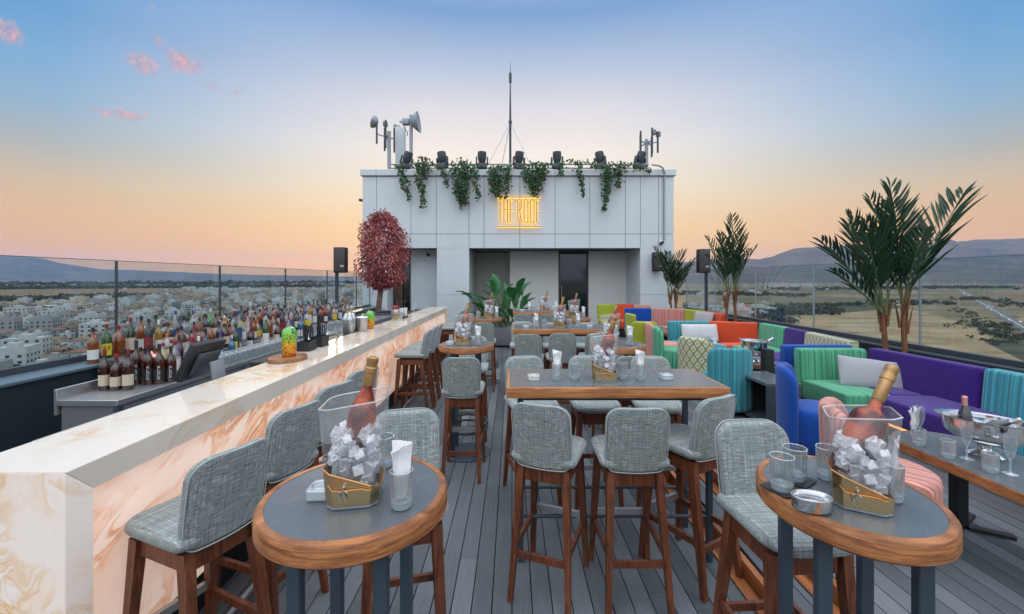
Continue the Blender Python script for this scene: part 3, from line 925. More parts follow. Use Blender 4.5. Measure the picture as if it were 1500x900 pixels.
# motorway crossing the plain, with traffic
ra, rb = V((493 - 300, 408 - 296, 0)), V((1912, 1810, 0))
rd = (rb - ra).normalized(); rn = V((-rd.y, rd.x, 0))
ROAD = plain('pale worn asphalt', (.085, .088, .09), .9, scale=.08)
patch('road', [tuple((ra + rn * 5.5)[:2]), tuple((rb + rn * 5.5)[:2]), tuple((rb - rn * 5.5)[:2]), tuple((ra - rn * 5.5)[:2])], .35, ROAD)
MARK = plain('white road paint', (.7, .7, .7), .8, scale=.2)
for o_ in (-.3, .3):
    patch('road_marking', [tuple((ra + rn * (o_ - .15))[:2]), tuple((ra + rn * (o_ + .15))[:2]), tuple((rb + rn * (o_ + .15))[:2]), tuple((rb + rn * (o_ - .15))[:2])], .40, MARK)
CARC = [('white', (.75, .75, .75)), ('silver', (.5, .52, .54)), ('dark', (.05, .05, .06)), ('red', (.4, .03, .03))]
CARM = [plain(n_ + ' car paint', c_, .3) for n_, c_ in CARC]
for i in range(34):
    f = hr.uniform(.2, .98) ** 1.0; ln = hr.choice((-3.8, -1.9, 1.9, 3.8)); k = hr.choices(range(4), (5, 3, 2, 1))[0]
    p = ra + (rb - ra) * f + rn * ln
    def car_b(k=k):
        bm = NB()
        van = False
        prof = [(-2.1, .35), (-2.1, .85), (-1.75, .95), (-1.2, 1.45), (.5, 1.48), (1.15, .98), (2.05, .82), (2.15, .4), (2.1, .32)]
        a = [bm.verts.new((x, -.85, z)) for x, z in prof]; b = [bm.verts.new((x, .85, z)) for x, z in prof]
        n_ = len(prof); bm.faces.new(a[::-1]); bm.faces.new(b)
        for q in range(n_): bm.faces.new((a[q], a[(q + 1) % n_], b[(q + 1) % n_], b[q])[::1])
        recalc(bm)
        return obj('parked_car' if False else 'car', bm, CARM[k], smooth=0)
    place(f'car{k}', car_b, (p.x, p.y, GZ + .42), math.atan2(rd.y, rd.x) + (PI if ln > 0 else 0), f"tiny {CARC[k][0]} car on the motorway crossing the dry fields", 'car', 'cars on the motorway')
# long hall with a yellow green front beyond the town
a_, b_ = far(52, 456), far(113, 455)
o = empty('sports_hall', ((a_[0] + b_[0]) / 2, (a_[1] + b_[1]) / 2, GZ), math.atan2(b_[1] - a_[1], b_[0] - a_[0]))
L_ = math.hypot(b_[0] - a_[0], b_[1] - a_[1])
bm = NB(); box(bm, -L_ / 2, L_ / 2, 0, 24, 0, 6.2); obj('wall', bm, plain('yellow green sheet wall', (.50, .48, .06), .6, scale=.3), o, 0)
bm = NB(); box(bm, -L_ / 2 - .6, L_ / 2 + .6, -.6, 24.6, 6.3, 7.4, .2); obj('roof', bm, plain('pale sheet roof', (.40, .42, .38), .6, scale=.3), o, 0)
tag(o, 'long low hall with a yellow green front beyond the town', 'hall')
# ------------------------------------------------------------------ deck, step, platform
XL, XR, F0, YB = -3.60, 4.50, 11.60, -3.0
STEP1, STEP2, PLAT = 1.33, 1.60, .20
def planks(name, x0, x1, y0, y1, ztop, seed):
    rnd = random.Random(seed); bm = NB()
    i0, i1 = int(math.floor(x0 / .105)), int(math.ceil(x1 / .105))
    for i in range(i0, i1):
        a, b = max(x0, i * .105 + .003), min(x1, (i + 1) * .105 - .003)
        if b - a < .01: continue
        y = y0 - rnd.random() * 2.5
        while y < y1:
            ln = 2.8
            c, d = max(y0, y + .002), min(y1, y + ln - .002)
            if d - c > .02:
                vv = box(bm, a, b, c, d, ztop - .022, ztop)
            y += ln
    tag(obj(name, bm, M['deck'], smooth=0), kind='structure')
bm = NB(); box(bm, -3.9, 4.9, YB, F0 + 1.6, -.35, -.03)
tag(obj('floor_slab', bm, M['deck_gap'], smooth=0), kind='structure')
planks('deck_floor', XL, STEP1 - .002, YB, F0 + 1.45, 0, 1)
bm = NB(); box(bm, STEP1, STEP2 - .001, YB, F0 - .02, -.028, .075)
tag(obj('step_block', bm, M['deck_gap'], smooth=0), kind='structure')
bm = NB(); box(bm, STEP2, XR, YB, F0 - .02, -.028, PLAT - .025)
tag(obj('platform_block', bm, M['deck_gap'], smooth=0), kind='structure')
planks('step_floor', STEP1 + .025, STEP2 - .003, YB, F0 - .03, .10, 2)
planks('platform_floor', STEP2 + .025, XR, YB, F0 - .03, PLAT, 3)
for x, z0, z1 in ((STEP1, .004, .098), (STEP2, .104, PLAT - .002)):
    bm = NB(); box(bm, x - .018, x + .02, YB, F0 - .03, z0, z1, .004)
    tag(obj('step_riser', bm, M['step_wood'], smooth=0), kind='structure')
    bm = NB(); box(bm, x - .09, x - .022, YB, F0 - .03, z0 + .001, z0 + .010, .002)
    tag(obj('step_board', bm, M['step_wood'], smooth=0), kind='structure')

# ------------------------------------------------------------------ parapets and glass balustrades
def parapet(name, x0, x1, ztop, label, mcap):
    o = empty(name, ((x0 + x1) / 2, 4, 0)); cx = (x0 + x1) / 2
    bm = NB(); box(bm, x0 - cx, x1 - cx, YB - 4, F0 - 4.02, -.3, ztop - .03); obj('wall', bm, M['parapet'], o, 0)
    bm = NB(); box(bm, x0 - cx - .02, x1 - cx + .02, YB - 4, F0 - 4.02, ztop - .028, ztop, .006); obj('coping', bm, mcap, o)
    tag(o, label, 'parapet')
M['parapet'] = plain('dark blue grey painted metal', (.022, .034, .042), .32, 0, .5, scale=1.5)
M['coping'] = plain('blue grey metal coping', (.10, .14, .165), .35, 0, .5, scale=2)
parapet('parapet_wall', -4.0, XL, .96, 'dark metal parapet wall with blue grey coping behind the bar bottles', M['coping'])
parapet('parapet_wall', XR, 4.78, .90, 'low dark parapet under the glass behind the coloured sofas', M['dark_grey'])
EDGE = plain('glass edge', (.10, .17, .17), .2, 0, .6)
STRIP = plain('steel joint strip', (.10, .12, .13), .3, .8)
def rail(x, ys, z0, z1, side, thick=.016):
    words = ['near', 'second', 'third', 'fourth', 'fifth', 'sixth', 'seventh', 'eighth']
    for i, (a, b) in enumerate(zip(ys, ys[1:])):
        o = empty('glass_panel', (x, (a + b) / 2, z0)); h = (b - a) / 2 - .006
        bm = NB(); quad(bm, (0, -h, .0), (0, h, 0), (0, h, z1 - z0), (0, -h, z1 - z0)); obj('pane', bm, M['rail_glass'], o, 0)
        bm = NB(); box(bm, -thick / 2, thick / 2, -h, h, z1 - z0 + .001, z1 - z0 + .007); obj('top_edge', bm, EDGE, o, 0)
        bm = NB(); box(bm, -thick * .7, thick * .7, h + .001, h + .011, 0, z1 - z0); obj('joint_strip', bm, STRIP if side == 'left' else M['galv'], o, 0)
        bm = NB(); box(bm, -.03, .03, -h, h, .002, .05); obj('base_channel', bm, M['dark_grey'], o, 0)
        tag(o, f"glass balustrade panel on the {'left parapet behind the bottles' if side == 'left' else 'right parapet behind the sofas'}, {words[i]} from the camera", 'glass panel', f'glass balustrade panels on the {side}')
rail(-3.88, [-.6, .95, 2.52, 4.15, 5.62, 7.25, 8.88, 10.55, F0 - .05], .962, 1.875, 'left')
rail(4.62, [-.1, 1.5, 3.14, 4.79, 6.48, 8.03, 9.6, 11.2], .902, 1.915, 'right')

# ------------------------------------------------------------------ roof building
SX = F0 / FPX
fx = lambda px: (px - 750) * SX
fz = lambda py: HC + (Y0 - py) * SX
bld = empty('rooftop_building', (0, F0, 0))
ZT, ZS = fz(249), fz(364)
vx = [fx(p) for p in (531, 551.6, 602, 639, 687, 709, 761.5, 813, 864, 916, 938, 964.5, 987)]
gap = .012
bm = NB(); box(bm, vx[0] + .01, vx[-1] - .01, .035, 6.0, ZS + .05, fz(258)); obj('upper_storey', bm, M['joint'], bld, 0)
bm = NB()
for za, zb in ((fz(343), fz(258.6)), (ZS, fz(343))):
    for a, b in zip(vx, vx[1:]): box(bm, a + gap / 2, b - gap / 2, 0, .03, za + gap / 2, zb - gap / 2)
for xx in (vx[0], vx[-1]):
    for k in range(4): 
        for za, zb in ((fz(343), fz(258.6)), (ZS, fz(343))):
            box(bm, xx - .012, xx + .012, .04 + k * 1.48, .04 + k * 1.48 + 1.47, za + gap / 2, zb - gap / 2)
obj('cladding', bm, M['clad'], bld, 0)
bm = NB()
cxs = [fx(528)] + [fx(p) for p in (551.6, 639, 709, 813, 916, 964.5)] + [fx(990)]
for a, b in zip(cxs, cxs[1:]): box(bm, a + .004, b - .004, -.05, .10, fz(258) + .004, ZT, .006)
box(bm, cxs[0], cxs[0] + .12, .103, 6.0, fz(258) + .004, ZT - .002); box(bm, cxs[-1] - .12, cxs[-1], .103, 6.0, fz(258) + .004, ZT - .002)
obj('cornice', bm, M['clad'], bld, 20)
bm = NB(); box(bm, cxs[0] + .13, cxs[-1] - .13, .12, 5.98, ZT - .1, ZT - .06); obj('roof', bm, M['soffit'], bld, 0)
bm = NB(); box(bm, vx[0] + .02, vx[-1] - .02, .002, 3.2, ZS + .012, ZS + .045); obj('soffit', bm, M['soffit'], bld, 0)
zj = fz(432)
def pillar(a, b, y1, name='pillar'):
    bm = NB()
    for za, zb in ((0, zj - .006), (zj + .006, ZS + .008)): box(bm, a, b, 0.004, y1, za, zb)
    box(bm, a + .01, b - .01, .015, y1 - .01, zj - .006, zj + .006)
    obj(name, bm, M['clad'], bld, 0)
pillar(fx(640), fx(687), 1.45); pillar(fx(938), fx(987), 1.45); pillar(fx(531), fx(567), .6)
# right hand porch
by = 1.42; s2 = (F0 + by) / FPX; rx = lambda px: (px - 750) * s2
def wall_piece(name, a, b, y0, y1, m, joint=True):
    bm = NB()
    for za, zb in (((0, zj - .006), (zj + .006, ZS + .01)) if joint else ((0, ZS + .01),)): box(bm, a, b, y0, y1, za, zb)
    if joint: box(bm, a + .01, b - .01, y0 + .012, y1 - .01, zj - .006, zj + .006)
    obj(name, bm, m, bld, 0)
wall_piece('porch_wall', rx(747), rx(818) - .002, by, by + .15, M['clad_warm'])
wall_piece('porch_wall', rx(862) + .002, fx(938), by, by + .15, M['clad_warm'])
wall_piece('porch_wall', fx(687) + .001, rx(694), by + .05, by + .15, M['clad'], False)
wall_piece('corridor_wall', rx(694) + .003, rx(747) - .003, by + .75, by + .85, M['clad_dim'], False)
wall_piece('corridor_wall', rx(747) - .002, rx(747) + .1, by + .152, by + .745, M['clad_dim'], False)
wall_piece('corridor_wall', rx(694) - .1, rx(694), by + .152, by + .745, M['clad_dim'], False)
def door(a, b, y, frame_m, glass_m, name, panel=None, backing=True):
    bm = NB(); w = .05
    box(bm, a, a + w, y, y + .09, 0, ZS + .004); box(bm, b - w, b, y, y + .09, 0, ZS + .004); box(bm, a + w + .001, b - w - .001, y, y + .09, ZS - .07, ZS + .004); box(bm, a + w + .001, b - w - .001, y, y + .09, 0, .1)
    d = obj('door', bm, frame_m, bld, 0)
    bm = NB(); box(bm, a + w, b - w, y + .03, y + .045, .1, ZS - .07); obj('pane', bm, glass_m, d, 0)
    bm = NB(); tube(bm, [(a + .1, y - .03, .8), (a + .1, y - .03, 1.5)], .012); tube(bm, [(a + .1, y - .03, .85), (a + .1, y + .02, .85)], .008); tube(bm, [(a + .1, y - .03, 1.45), (a + .1, y + .02, 1.45)], .008)
    obj('handle', bm, M['chrome'], d)
DGLASS = plain('dark mirror door glass', (.012, .018, .02), .06, 0, .9)
door(rx(818), rx(862), by + .02, M['dark_grey'], DGLASS, 'door')
# left hand porch: veneered door and a side wall
s3 = (F0 + .62) / FPX; lx = lambda px: (px - 750) * s3
wall_piece('side_wall', lx(602), fx(640) - .001, .62, .75, M['clad'])
door(lx(568), lx(602) - .002, .64, M['brown_wood'], DGLASS, 'door')
bm = NB(); box(bm, lx(577), lx(590), .60, .635, 0, ZS); obj('door_frame', bm, M['brown_wood'], bld, 0)
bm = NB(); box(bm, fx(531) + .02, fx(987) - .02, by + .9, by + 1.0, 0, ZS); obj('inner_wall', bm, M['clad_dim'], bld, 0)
bm = NB(); box(bm, fx(531) + .001, fx(531) + .04, .601, by + 1.0, 0, ZS); box(bm, fx(987) - .04, fx(987) - .001, 1.451, by + 1.0, 0, ZS); obj('outer_wall', bm, M['clad'], bld, 0)
tag(bld, 'pale grey clad roof building with dark cornice line and recessed doors', 'building')
# downpipe, cameras, wall speaker
bm = NB(); px_ = fx(972)
tube(bm, [(fx(950), F0 - .3, fz(246)), (fx(962), F0 - .2, fz(246)), (fx(969), F0 - .1, fz(248)), (px_, F0 - .075, fz(254)), (px_, F0 - .035, fz(262)), (px_, F0 - .035, fz(352))], .022, 8)
tag(obj('conduit', bm, M['galv']), 'grey conduit running down the right end of the facade', 'pipe')
def camera_b():
    o = empty('security_camera'); bm = NB(); box(bm, -.03, .03, -.02, 0, -.03, .03, .006); bar(bm, (0, -.02, 0), (0, -.09, -.02), .02); obj('bracket', bm, M['white_plastic'], o)
    bm = NB(); lathe(bm, [(0, -.11), (.035, -.11), (.04, -.1), (.04, .06), (.034, .07), (0, .07)], 14, Matrix.Translation((0, -.12, -.05)) @ Matrix.Rotation(R(78), 4, 'X')); obj('body', bm, M['black_paint'], o); return o
place('cctv', camera_b, (fx(622), F0 + .6, fz(369)), 0, 'small dark security camera under the soffit above the left side wall', 'camera', 'security cameras on the roof building')
place('cctv', camera_b, (fx(967.5), F0 - .002, fz(354)), 0, 'small dark security camera high on the right end pillar', 'camera', 'security cameras on the roof building')
place('cctv', camera_b, (fx(531) - .012, F0 + .3, fz(288)), R(-90), 'security camera on the left outer corner of the facade', 'camera', 'security cameras on the roof building')

# neon sign THE ROOF
sign = empty('neon_sign', (0, F0, 0))
def P_(px, py): return ((px - 750) * SX, (Y0 - py) * SX + HC)
Lh, Lt = 327.2, 294.0
def strokes():
    out = []
    def L(name, segs): out.append((name, segs))
    L('letter_t', [[(730, 294.3), (735.6, 294.3)], [(732.9, 294.3), (732.9, Lh)]])
    L('letter_h', [[(738.4, Lt), (738.4, Lh)], [(743.6, Lt), (743.6, Lh)], [(738.4, 308.5), (743.6, 308.5)]])
    L('letter_e', [[(751.6, 294.3), (747.3, 294.3), (747.3, 326.9), (751.8, 326.9)], [(747.3, 308.5), (751.6, 308.5)]])
    def arc(cx, cy, rx_, ry_, a0, a1, n=8): return [(cx + rx_ * math.cos(R(a0 + (a1 - a0) * k / n)), cy - ry_ * math.sin(R(a0 + (a1 - a0) * k / n))) for k in range(n + 1)]
    L('letter_r', [[(758.5, Lh), (758.5, 294.3)] + [(760.8, 294.3)] + arc(760.8, 297.6, 2.6, 3.3, 90, 0) + arc(760.8, 304.8, 2.6, 3.6, 0, -90) + [(758.5, 308.4)], [(760.6, 308.4), (764.0, Lh)]])
    for c in (770.2, 779.1):
        pts = [(c - 2.8, 311)] + [(c - 2.8, 298.5)] + arc(c, 298, 2.8, 4, 180, 0) + [(c + 2.8, 324)] + arc(c, 324, 2.8, 4, 0, -180) + [(c - 2.8, 311)]
        L('letter_o', [pts])
    L('letter_f', [[(789.4, 294.3), (785.2, 294.3), (785.2, Lh)], [(785.2, 308), (789.2, 308)]])
    L('rule', [[(728.2, 290.3), (792, 290.3)]]); L('rule', [[(728.2, 332.9), (792, 332.9)]])
    return out
for nm, segs in strokes():
    bm = NB(); bm2 = NB()
    for sg in segs:
        pts = [P_(*p) for p in sg]
        for bmm, r_, y_ in ((bm, .012, -.085), (bm2, .0125, -.045)):
            tube(bmm, [(x, y_, z) for x, z in pts], r_, 6)
    a = obj(nm, bm, M['sign_metal'], sign)
    obj('light_tube', bm2, M['neon'], a)
bm = NB()
for px, py in ((729, 290.3), (760, 290.3), (791, 290.3), (729, 332.2), (760, 332.2), (791, 332.2)):
    x, z = P_(px, py); tube(bm, [(x, .005, z), (x, -.08, z)], .004, 6)
obj('bracket', bm, M['sign_metal'], sign)
tag(sign, 'glowing yellow wall sign with thin tall letters between two rules', 'sign')

# ------------------------------------------------------------------ roof top gear
rail_y = F0 + .30
for py, lab in ((241.0, 'upper thin steel pipe along the roof edge carrying the stage lights'), (246.6, 'lower thin steel pipe along the roof edge under the stage lights')):
    bm = NB(); s_ = rail_y / FPX
    tube(bm, [((px - 750) * s_, rail_y, HC + (Y0 - py) * s_) for px in (572, 700, 820, 950)], .022, 8)
    tag(obj('lighting_pipe', bm, M['galv']), lab, 'pipe')
def head_b():
    o = empty('stage_light'); 
    bm = NB(); box(bm, -.15, .15, -.13, .13, -.2, -.06, .03); obj('base', bm, M['dark_grey'], o)
    bm = NB()
    for s in (-1, 1): box(bm, s * .165 - .022, s * .165 + .022, -.06, .06, -.08, .16, .015)
    box(bm, -.186, .186, -.06, .06, -.058, -.028, .01); obj('yoke', bm, M['dark_grey'], o)
    bm = NB(); lathe(bm, [(0, -.15), (.08, -.15), (.105, -.11), (.125, -.02), (.135, .10), (.125, .19), (.10, .205), (0, .205)], 16, Matrix.Translation((0, -.0, .12)) @ Matrix.Rotation(R(8), 4, 'X')); h = obj('head', bm, M['dark_grey'], o)
    bm = NB(); lathe(bm, [(0, .21), (.09, .207), (.095, .19)], 16, Matrix.Translation((0, 0, .12)) @ Matrix.Rotation(R(8), 4, 'X')); obj('lens', bm, DGLASS, h)
    return o
for i, (px, rz, tilt) in enumerate(((595, .5, 14), (648, -.4, -6), (706, .1, 0), (760, .3, 3), (816, -.3, 0), (879, -.6, -5), (937, .4, 10))):
    s_ = rail_y / FPX
    w_ = ('above the far left ivy', 'second from the left', 'left of the mast', 'beside the mast foot', 'right of the mast', 'third from the right', 'at the right end')[i]
    place('head', head_b, ((px - 750) * s_, rail_y, HC + (Y0 - 238) * s_), 0, f'dark moving head stage light on the roof edge {w_}' if i in (0, 6, 2, 4, 3) else f'dark moving head stage light {w_} on the roof edge pipe', 'stage light', 'stage lights on the roof edge', rot=(R(tilt * .5), R(tilt), rz), scale=.93)
# mast with guy wires
MY = F0 + 2.4; ms = MY / FPX; mx = (747.5 - 750) * ms; mz = lambda py: HC + (Y0 - py) * ms
o = empty('mast', (mx, MY, ZT - .08))
bm = NB(); tube(bm, [(0, 0, 0), (0, 0, mz(176) - ZT), (0, 0, mz(125) - ZT), (0, 0, mz(88) - ZT)], [.042, .038, .02, .006], 8); obj('pole', bm, M['dark_grey'], o)
bm = NB(); tube(bm, [(0, 0, mz(104) - ZT), (0, 0, mz(118) - ZT)], .045, 8); tube(bm, [(0, 0, mz(176) - ZT - .04), (0, 0, mz(176) - ZT + .04)], .06, 8); obj('collar', bm, M['dark_grey'], o)
for (px, dy_) in ((712, -1.7), (725, 1.2), (780, -1.7)):
    bm = NB(); tube(bm, [(0, 0, mz(176) - ZT), ((px - 747.5) * ms * 1.05, dy_, .02)], .009, 5); obj('guy_wire', bm, M['galv'], o)
tag(o, 'tall thin dark lightning mast stayed by guy wires on the roof', 'mast')
# antenna groups
AY = F0 + 1.0; as_ = AY / FPX; ap = lambda px, py: ((px - 750) * as_, HC + (Y0 - py) * as_)
def rod(bm, px, y0, y1, r=.03, dy_=0):
    (xa, za), (xb, zb) = ap(px, y0), ap(px, y1); tube(bm, [(xa, dy_, za), (xb, dy_, zb)], r, 8)
o = empty('antenna_cluster', (0, AY, 0))
bm = NB(); rod(bm, 570, 193, 247, .055); obj('pole', bm, M['galv'], o)
for i, (px, a, b, d_) in enumerate(((555, 178, 214, -.2), (559, 182, 217, .3), (566.5, 178, 219, -.1), (574, 184, 220, .25))):
    bm = NB(); rod(bm, px, a, b, .028, d_); q = obj('dipole', bm, M['dark_grey'], o)
    bm = NB(); x0, z0 = ap(px, 200); x1, z1 = ap(570, 202); bar(bm, (x0, d_, z0), (x1, 0, z1), .03); obj('cross_arm', bm, M['galv'], q)
bm = NB(); x0, z0 = ap(555, 184); lathe(bm, [(0, -.03), (.07, -.02), (.16, .04), (.19, .11), (.175, .115), (0, .05)], 16, Matrix.Translation((x0, -.2, z0)) @ Matrix.Rotation(R(-70), 4, 'Y')); obj('dish', bm, M['galv'], o)
bm = NB(); x0, z0 = ap(565, 182); box(bm, x0 - .07, x0 + .05, -.06, .06, z0 - .07, z0 + .07, .01); obj('radio_box', bm, M['grey_plastic'], o)
tag(o, 'thin pole carrying vertical dipole antennas left of the white panel antenna', 'antenna')
o = empty('panel_antenna', (0, AY + .3, 0))
bm = NB(); (xa, zt), (xb, zb) = ap(576, 182), ap(590, 244); box(bm, xa, xb, -.1, .1, zb, zt, .03); obj('panel', bm, M['clad'], o)
bm = NB(); xa, za = ap(573, 179); xb, zb = ap(583, 183); bar(bm, (xa, 0, za), (xb, 0, zb), .1); obj('hood', bm, M['galv'], o)
bm = NB(); (xa, z0) = ap(583, 247); box(bm, xa - .15, xa + .15, -.15, .15, ZT - .08, z0 + .06); obj('foot', bm, M['galv'], o)
tag(o, 'tall pale panel antenna standing beside the round dish antenna', 'antenna')
o = empty('dish_antenna', (0, AY - .2, 0))
bm = NB(); rod(bm, 604.5, 173, 247, .05); obj('pole', bm, M['galv'], o)
bm = NB(); x0, z0 = ap(611, 184); prof = [(0, -.02), (.06, -.02), (.16, .05), (.24, .12), (.305, .2), (.31, .215), (.295, .21)]
lathe(bm, prof + [(0, .17)], 24, Matrix.Translation((x0 - .12, 0, z0)) @ Matrix.Rotation(R(84), 4, 'Y')); obj('dish', bm, M['galv'], o)
bm = NB(); xa, za = ap(592, 178); xb, zb = ap(602, 187); box(bm, xa, xb, -.08, .08, zb, za, .02); xa, za = ap(588, 181); bar(bm, (xa, 0, za - .03), (xb + .12, 0, za - .03), .05); obj('mount', bm, M['galv'], o)
bm = NB(); xa, za = ap(595, 187); tube(bm, [(xa, 0, za), (xa + .03, -.02, za - .15), (xa + .09, 0, za - .22), (xa + .08, 0, za - .32)], .012, 6); obj('cable', bm, M['black_paint'], o)
tag(o, 'round dish antenna seen from the side on the roof at left', 'antenna')
o = empty('antenna_cluster', (0, AY + .1, 0))
bm = NB(); rod(bm, 948.5, 203, 243, .055); obj('pole', bm, M['galv'], o)
for i, (px, a, b, d_) in enumerate(((937, 194, 222, -.2), (944, 192, 220, .3), (952, 191, 228, -.3), (959.5, 196, 226, .2), (963.5, 193, 224, -.1))):
    bm = NB(); rod(bm, px, a, b, .03, d_); q = obj('dipole', bm, M['dark_grey'], o)
    bm = NB(); x0, z0 = ap(px, 208.5); x1, z1 = ap(948.5, 209); bar(bm, (x0, d_, z0), (x1, 0, z1), .03); obj('cross_arm', bm, M['galv'], q)
for px, py in ((959.5, 192), (966, 195)):
    bm = NB(); x0, z0 = ap(px, py); box(bm, x0 - .06, x0 + .06, -.06, .06, z0 - .08, z0 + .07, .015); obj('radio_box', bm, M['grey_plastic'], o)
tag(o, 'pole with five vertical dipole antennas on the right end of the roof', 'antenna')

# hanging ivy along the cornice
ivr = random.Random(5)
def ivy(name_px, strands, label):
    yv = F0 - .09
    o = empty('hanging_ivy', (fx(name_px), yv, fz(246)))
    lv = NB(); st = NB()
    for (xa, ya, xb, yb, dens, wid) in strands:
        n_ = max(4, int(abs(yb - ya) / 4)); pts = []
        for k in range(n_ + 1):
            f = k / n_
            pts.append(V((fx(xa + (xb - xa) * f) - fx(name_px) + ivr.gauss(0, .03), ivr.gauss(-.02, .025) - (.05 if k else -.25) , fz(ya + (yb - ya) * f) - fz(246))))
        tube(st, pts, .006, 4)
        tot = int(dens * .62 * abs(yb - ya))
        for _ in range(tot):
            f = ivr.random() ** .9 * n_; i_ = min(n_ - 1, int(f)); p = pts[i_].lerp(pts[i_ + 1], f - i_)
            p = p + V((ivr.gauss(0, wid * (1 - .5 * f / n_)), ivr.uniform(-.12, .04), ivr.gauss(0, .04)))
            if p.y > -.01 and p.z < .05: p.y = -.03
            s = ivr.uniform(.028, .055); nrm = V((ivr.gauss(0, .6), -1, ivr.gauss(.2, .6))).normalized()
            a = nrm.orthogonal().normalized(); b = nrm.cross(a); r0 = ivr.random() * 6.28
            a, b = a * math.cos(r0) + b * math.sin(r0), b * math.cos(r0) - a * math.sin(r0)
            vv = [lv.verts.new(p + q) for q in (a * s, b * s * .7 + nrm * .008, -a * s * .9, -b * s * .7 + nrm * .008)]
            f_ = lv.faces.new(vv); f_.material_index = 1 if ivr.random() < (.08 + .25 * f / n_) else 0
    obj('leaves', lv, [M['ivy'], M['ivy_old']], o, 0); obj('stem', st, M['twig'], o)
    tag(o, label, 'ivy', 'ivy hanging from the cornice')
# x0, y0, x1, y1, leaves per pixel of length, spread
ivy(592, [(587, 245, 594, 282, 3.0, .05), (591, 247, 601, 296, 3.0, .06)], 'ivy strand hanging from the cornice at the far left, below the antennas')
ivy(618, [(612, 240, 618, 286, 3.2, .07), (622, 232, 618, 252, 7, .12), (622, 246, 623, 305, 2.6, .06), (632, 240, 626, 258, 5, .1)], 'ivy clump with one long strand reaching low, second from the left')
ivy(655, [(648, 246, 658, 278, 2.6, .05), (646, 243, 650, 260, 3, .06)], 'thin ivy strand left of the dense ivy bundle')
ivy(675, [(668, 240, 672, 290, 4.0, .1), (676, 236, 678, 297, 4.2, .12), (680, 240, 684, 300, 3.2, .09), (686, 244, 676, 306, 2.2, .06), (668, 262, 676, 306, 1.8, .05), (672, 236, 690, 250, 6, .12)], 'dense ivy bundle of several strands between the second and third stage lights')
ivy(699, [(696, 243, 700, 292, 3.4, .06), (700, 244, 688, 262, 3, .07)], 'narrow ivy strand left of the yellow sign')
ivy(727, [(718, 244, 721, 276, 4.0, .07), (726, 244, 724, 288, 4.5, .1), (734, 244, 732, 284, 4.2, .09), (742, 246, 740, 290, 3.4, .08), (748, 246, 744, 270, 3, .06), (728, 262, 732, 292, 2.5, .07)], 'broad ivy curtain hanging over the left end of the sign')
ivy(780, [(764, 242, 772, 268, 3.4, .08), (776, 242, 780, 282, 5, .12), (786, 240, 783, 290, 5, .13), (794, 240, 788, 280, 4.5, .11), (800, 242, 793, 268, 3.5, .08), (770, 250, 783, 284, 3, .08)], 'bushy triangular ivy clump hanging over the right end of the sign')
ivy(848, [(832, 238, 850, 246, 6, .12), (846, 240, 850, 272, 3.8, .07), (850, 258, 852, 290, 2.2, .03), (824, 240, 822, 260, 3, .08), (856, 238, 872, 248, 5, .12)], 'ivy strand ending in a bare tip, right of the sign')
ivy(888, [(884, 242, 888, 280, 5, .1), (890, 244, 884, 296, 4, .08), (886, 270, 883, 310, 3, .05), (894, 240, 896, 262, 4, .08)], 'long thick ivy strand near the right end reaching lowest there')
ivy(904, [(902, 240, 904, 278, 4, .07), (908, 240, 916, 252, 5, .1), (920, 242, 930, 252, 4, .1), (938, 244, 950, 258, 3.4, .07)], 'short ivy along the coping at the far right end')

# ------------------------------------------------------------------ loudspeakers on poles
def speaker(name, loc, rz, hh, ww, pole_h, label, pole_dx):
    o = empty(name, loc, rz)
    bm = NB(); box(bm, -ww / 2, ww / 2, -.09, .09, 0, hh, .018); b = obj('cabinet', bm, M['black_paint'], o)
    bm = NB(); box(bm, -ww / 2 + .02, ww / 2 - .02, -.098, -.091, .025, hh - .025, .002); obj('grille', bm, plain('speaker grille', (.05, .045, .045), .6, bump=.5), o)
    bm = NB(); box(bm, .02, .09, -.103, -.099, .12, .16); obj('badge', bm, M['chrome'], o)
    if pole_h:
        bm = NB(); box(bm, pole_dx - .028, pole_dx + .028, .092, .148, -pole_h, hh + .01); obj('pole', bm, M['steel_dark'], o, 0)
    return tag(o, label, 'loudspeaker', 'loudspeakers round the terrace')
speaker('loudspeaker', (-3.58, 8.85, 1.83), R(4), .53, .25, .87, 'black loudspeaker on a dark post at the left glass balustrade', -.12)
speaker('loudspeaker', (4.36, 9.65, 1.84), R(-4), .54, .26, .94, 'black loudspeaker on a dark post at the right glass, behind the palms', .11)
speaker('loudspeaker', (fx(960.5), F0 - .14, fz(398)), 0, .52, .26, 0, 'black loudspeaker fixed to the right pillar behind the far palm', 0)

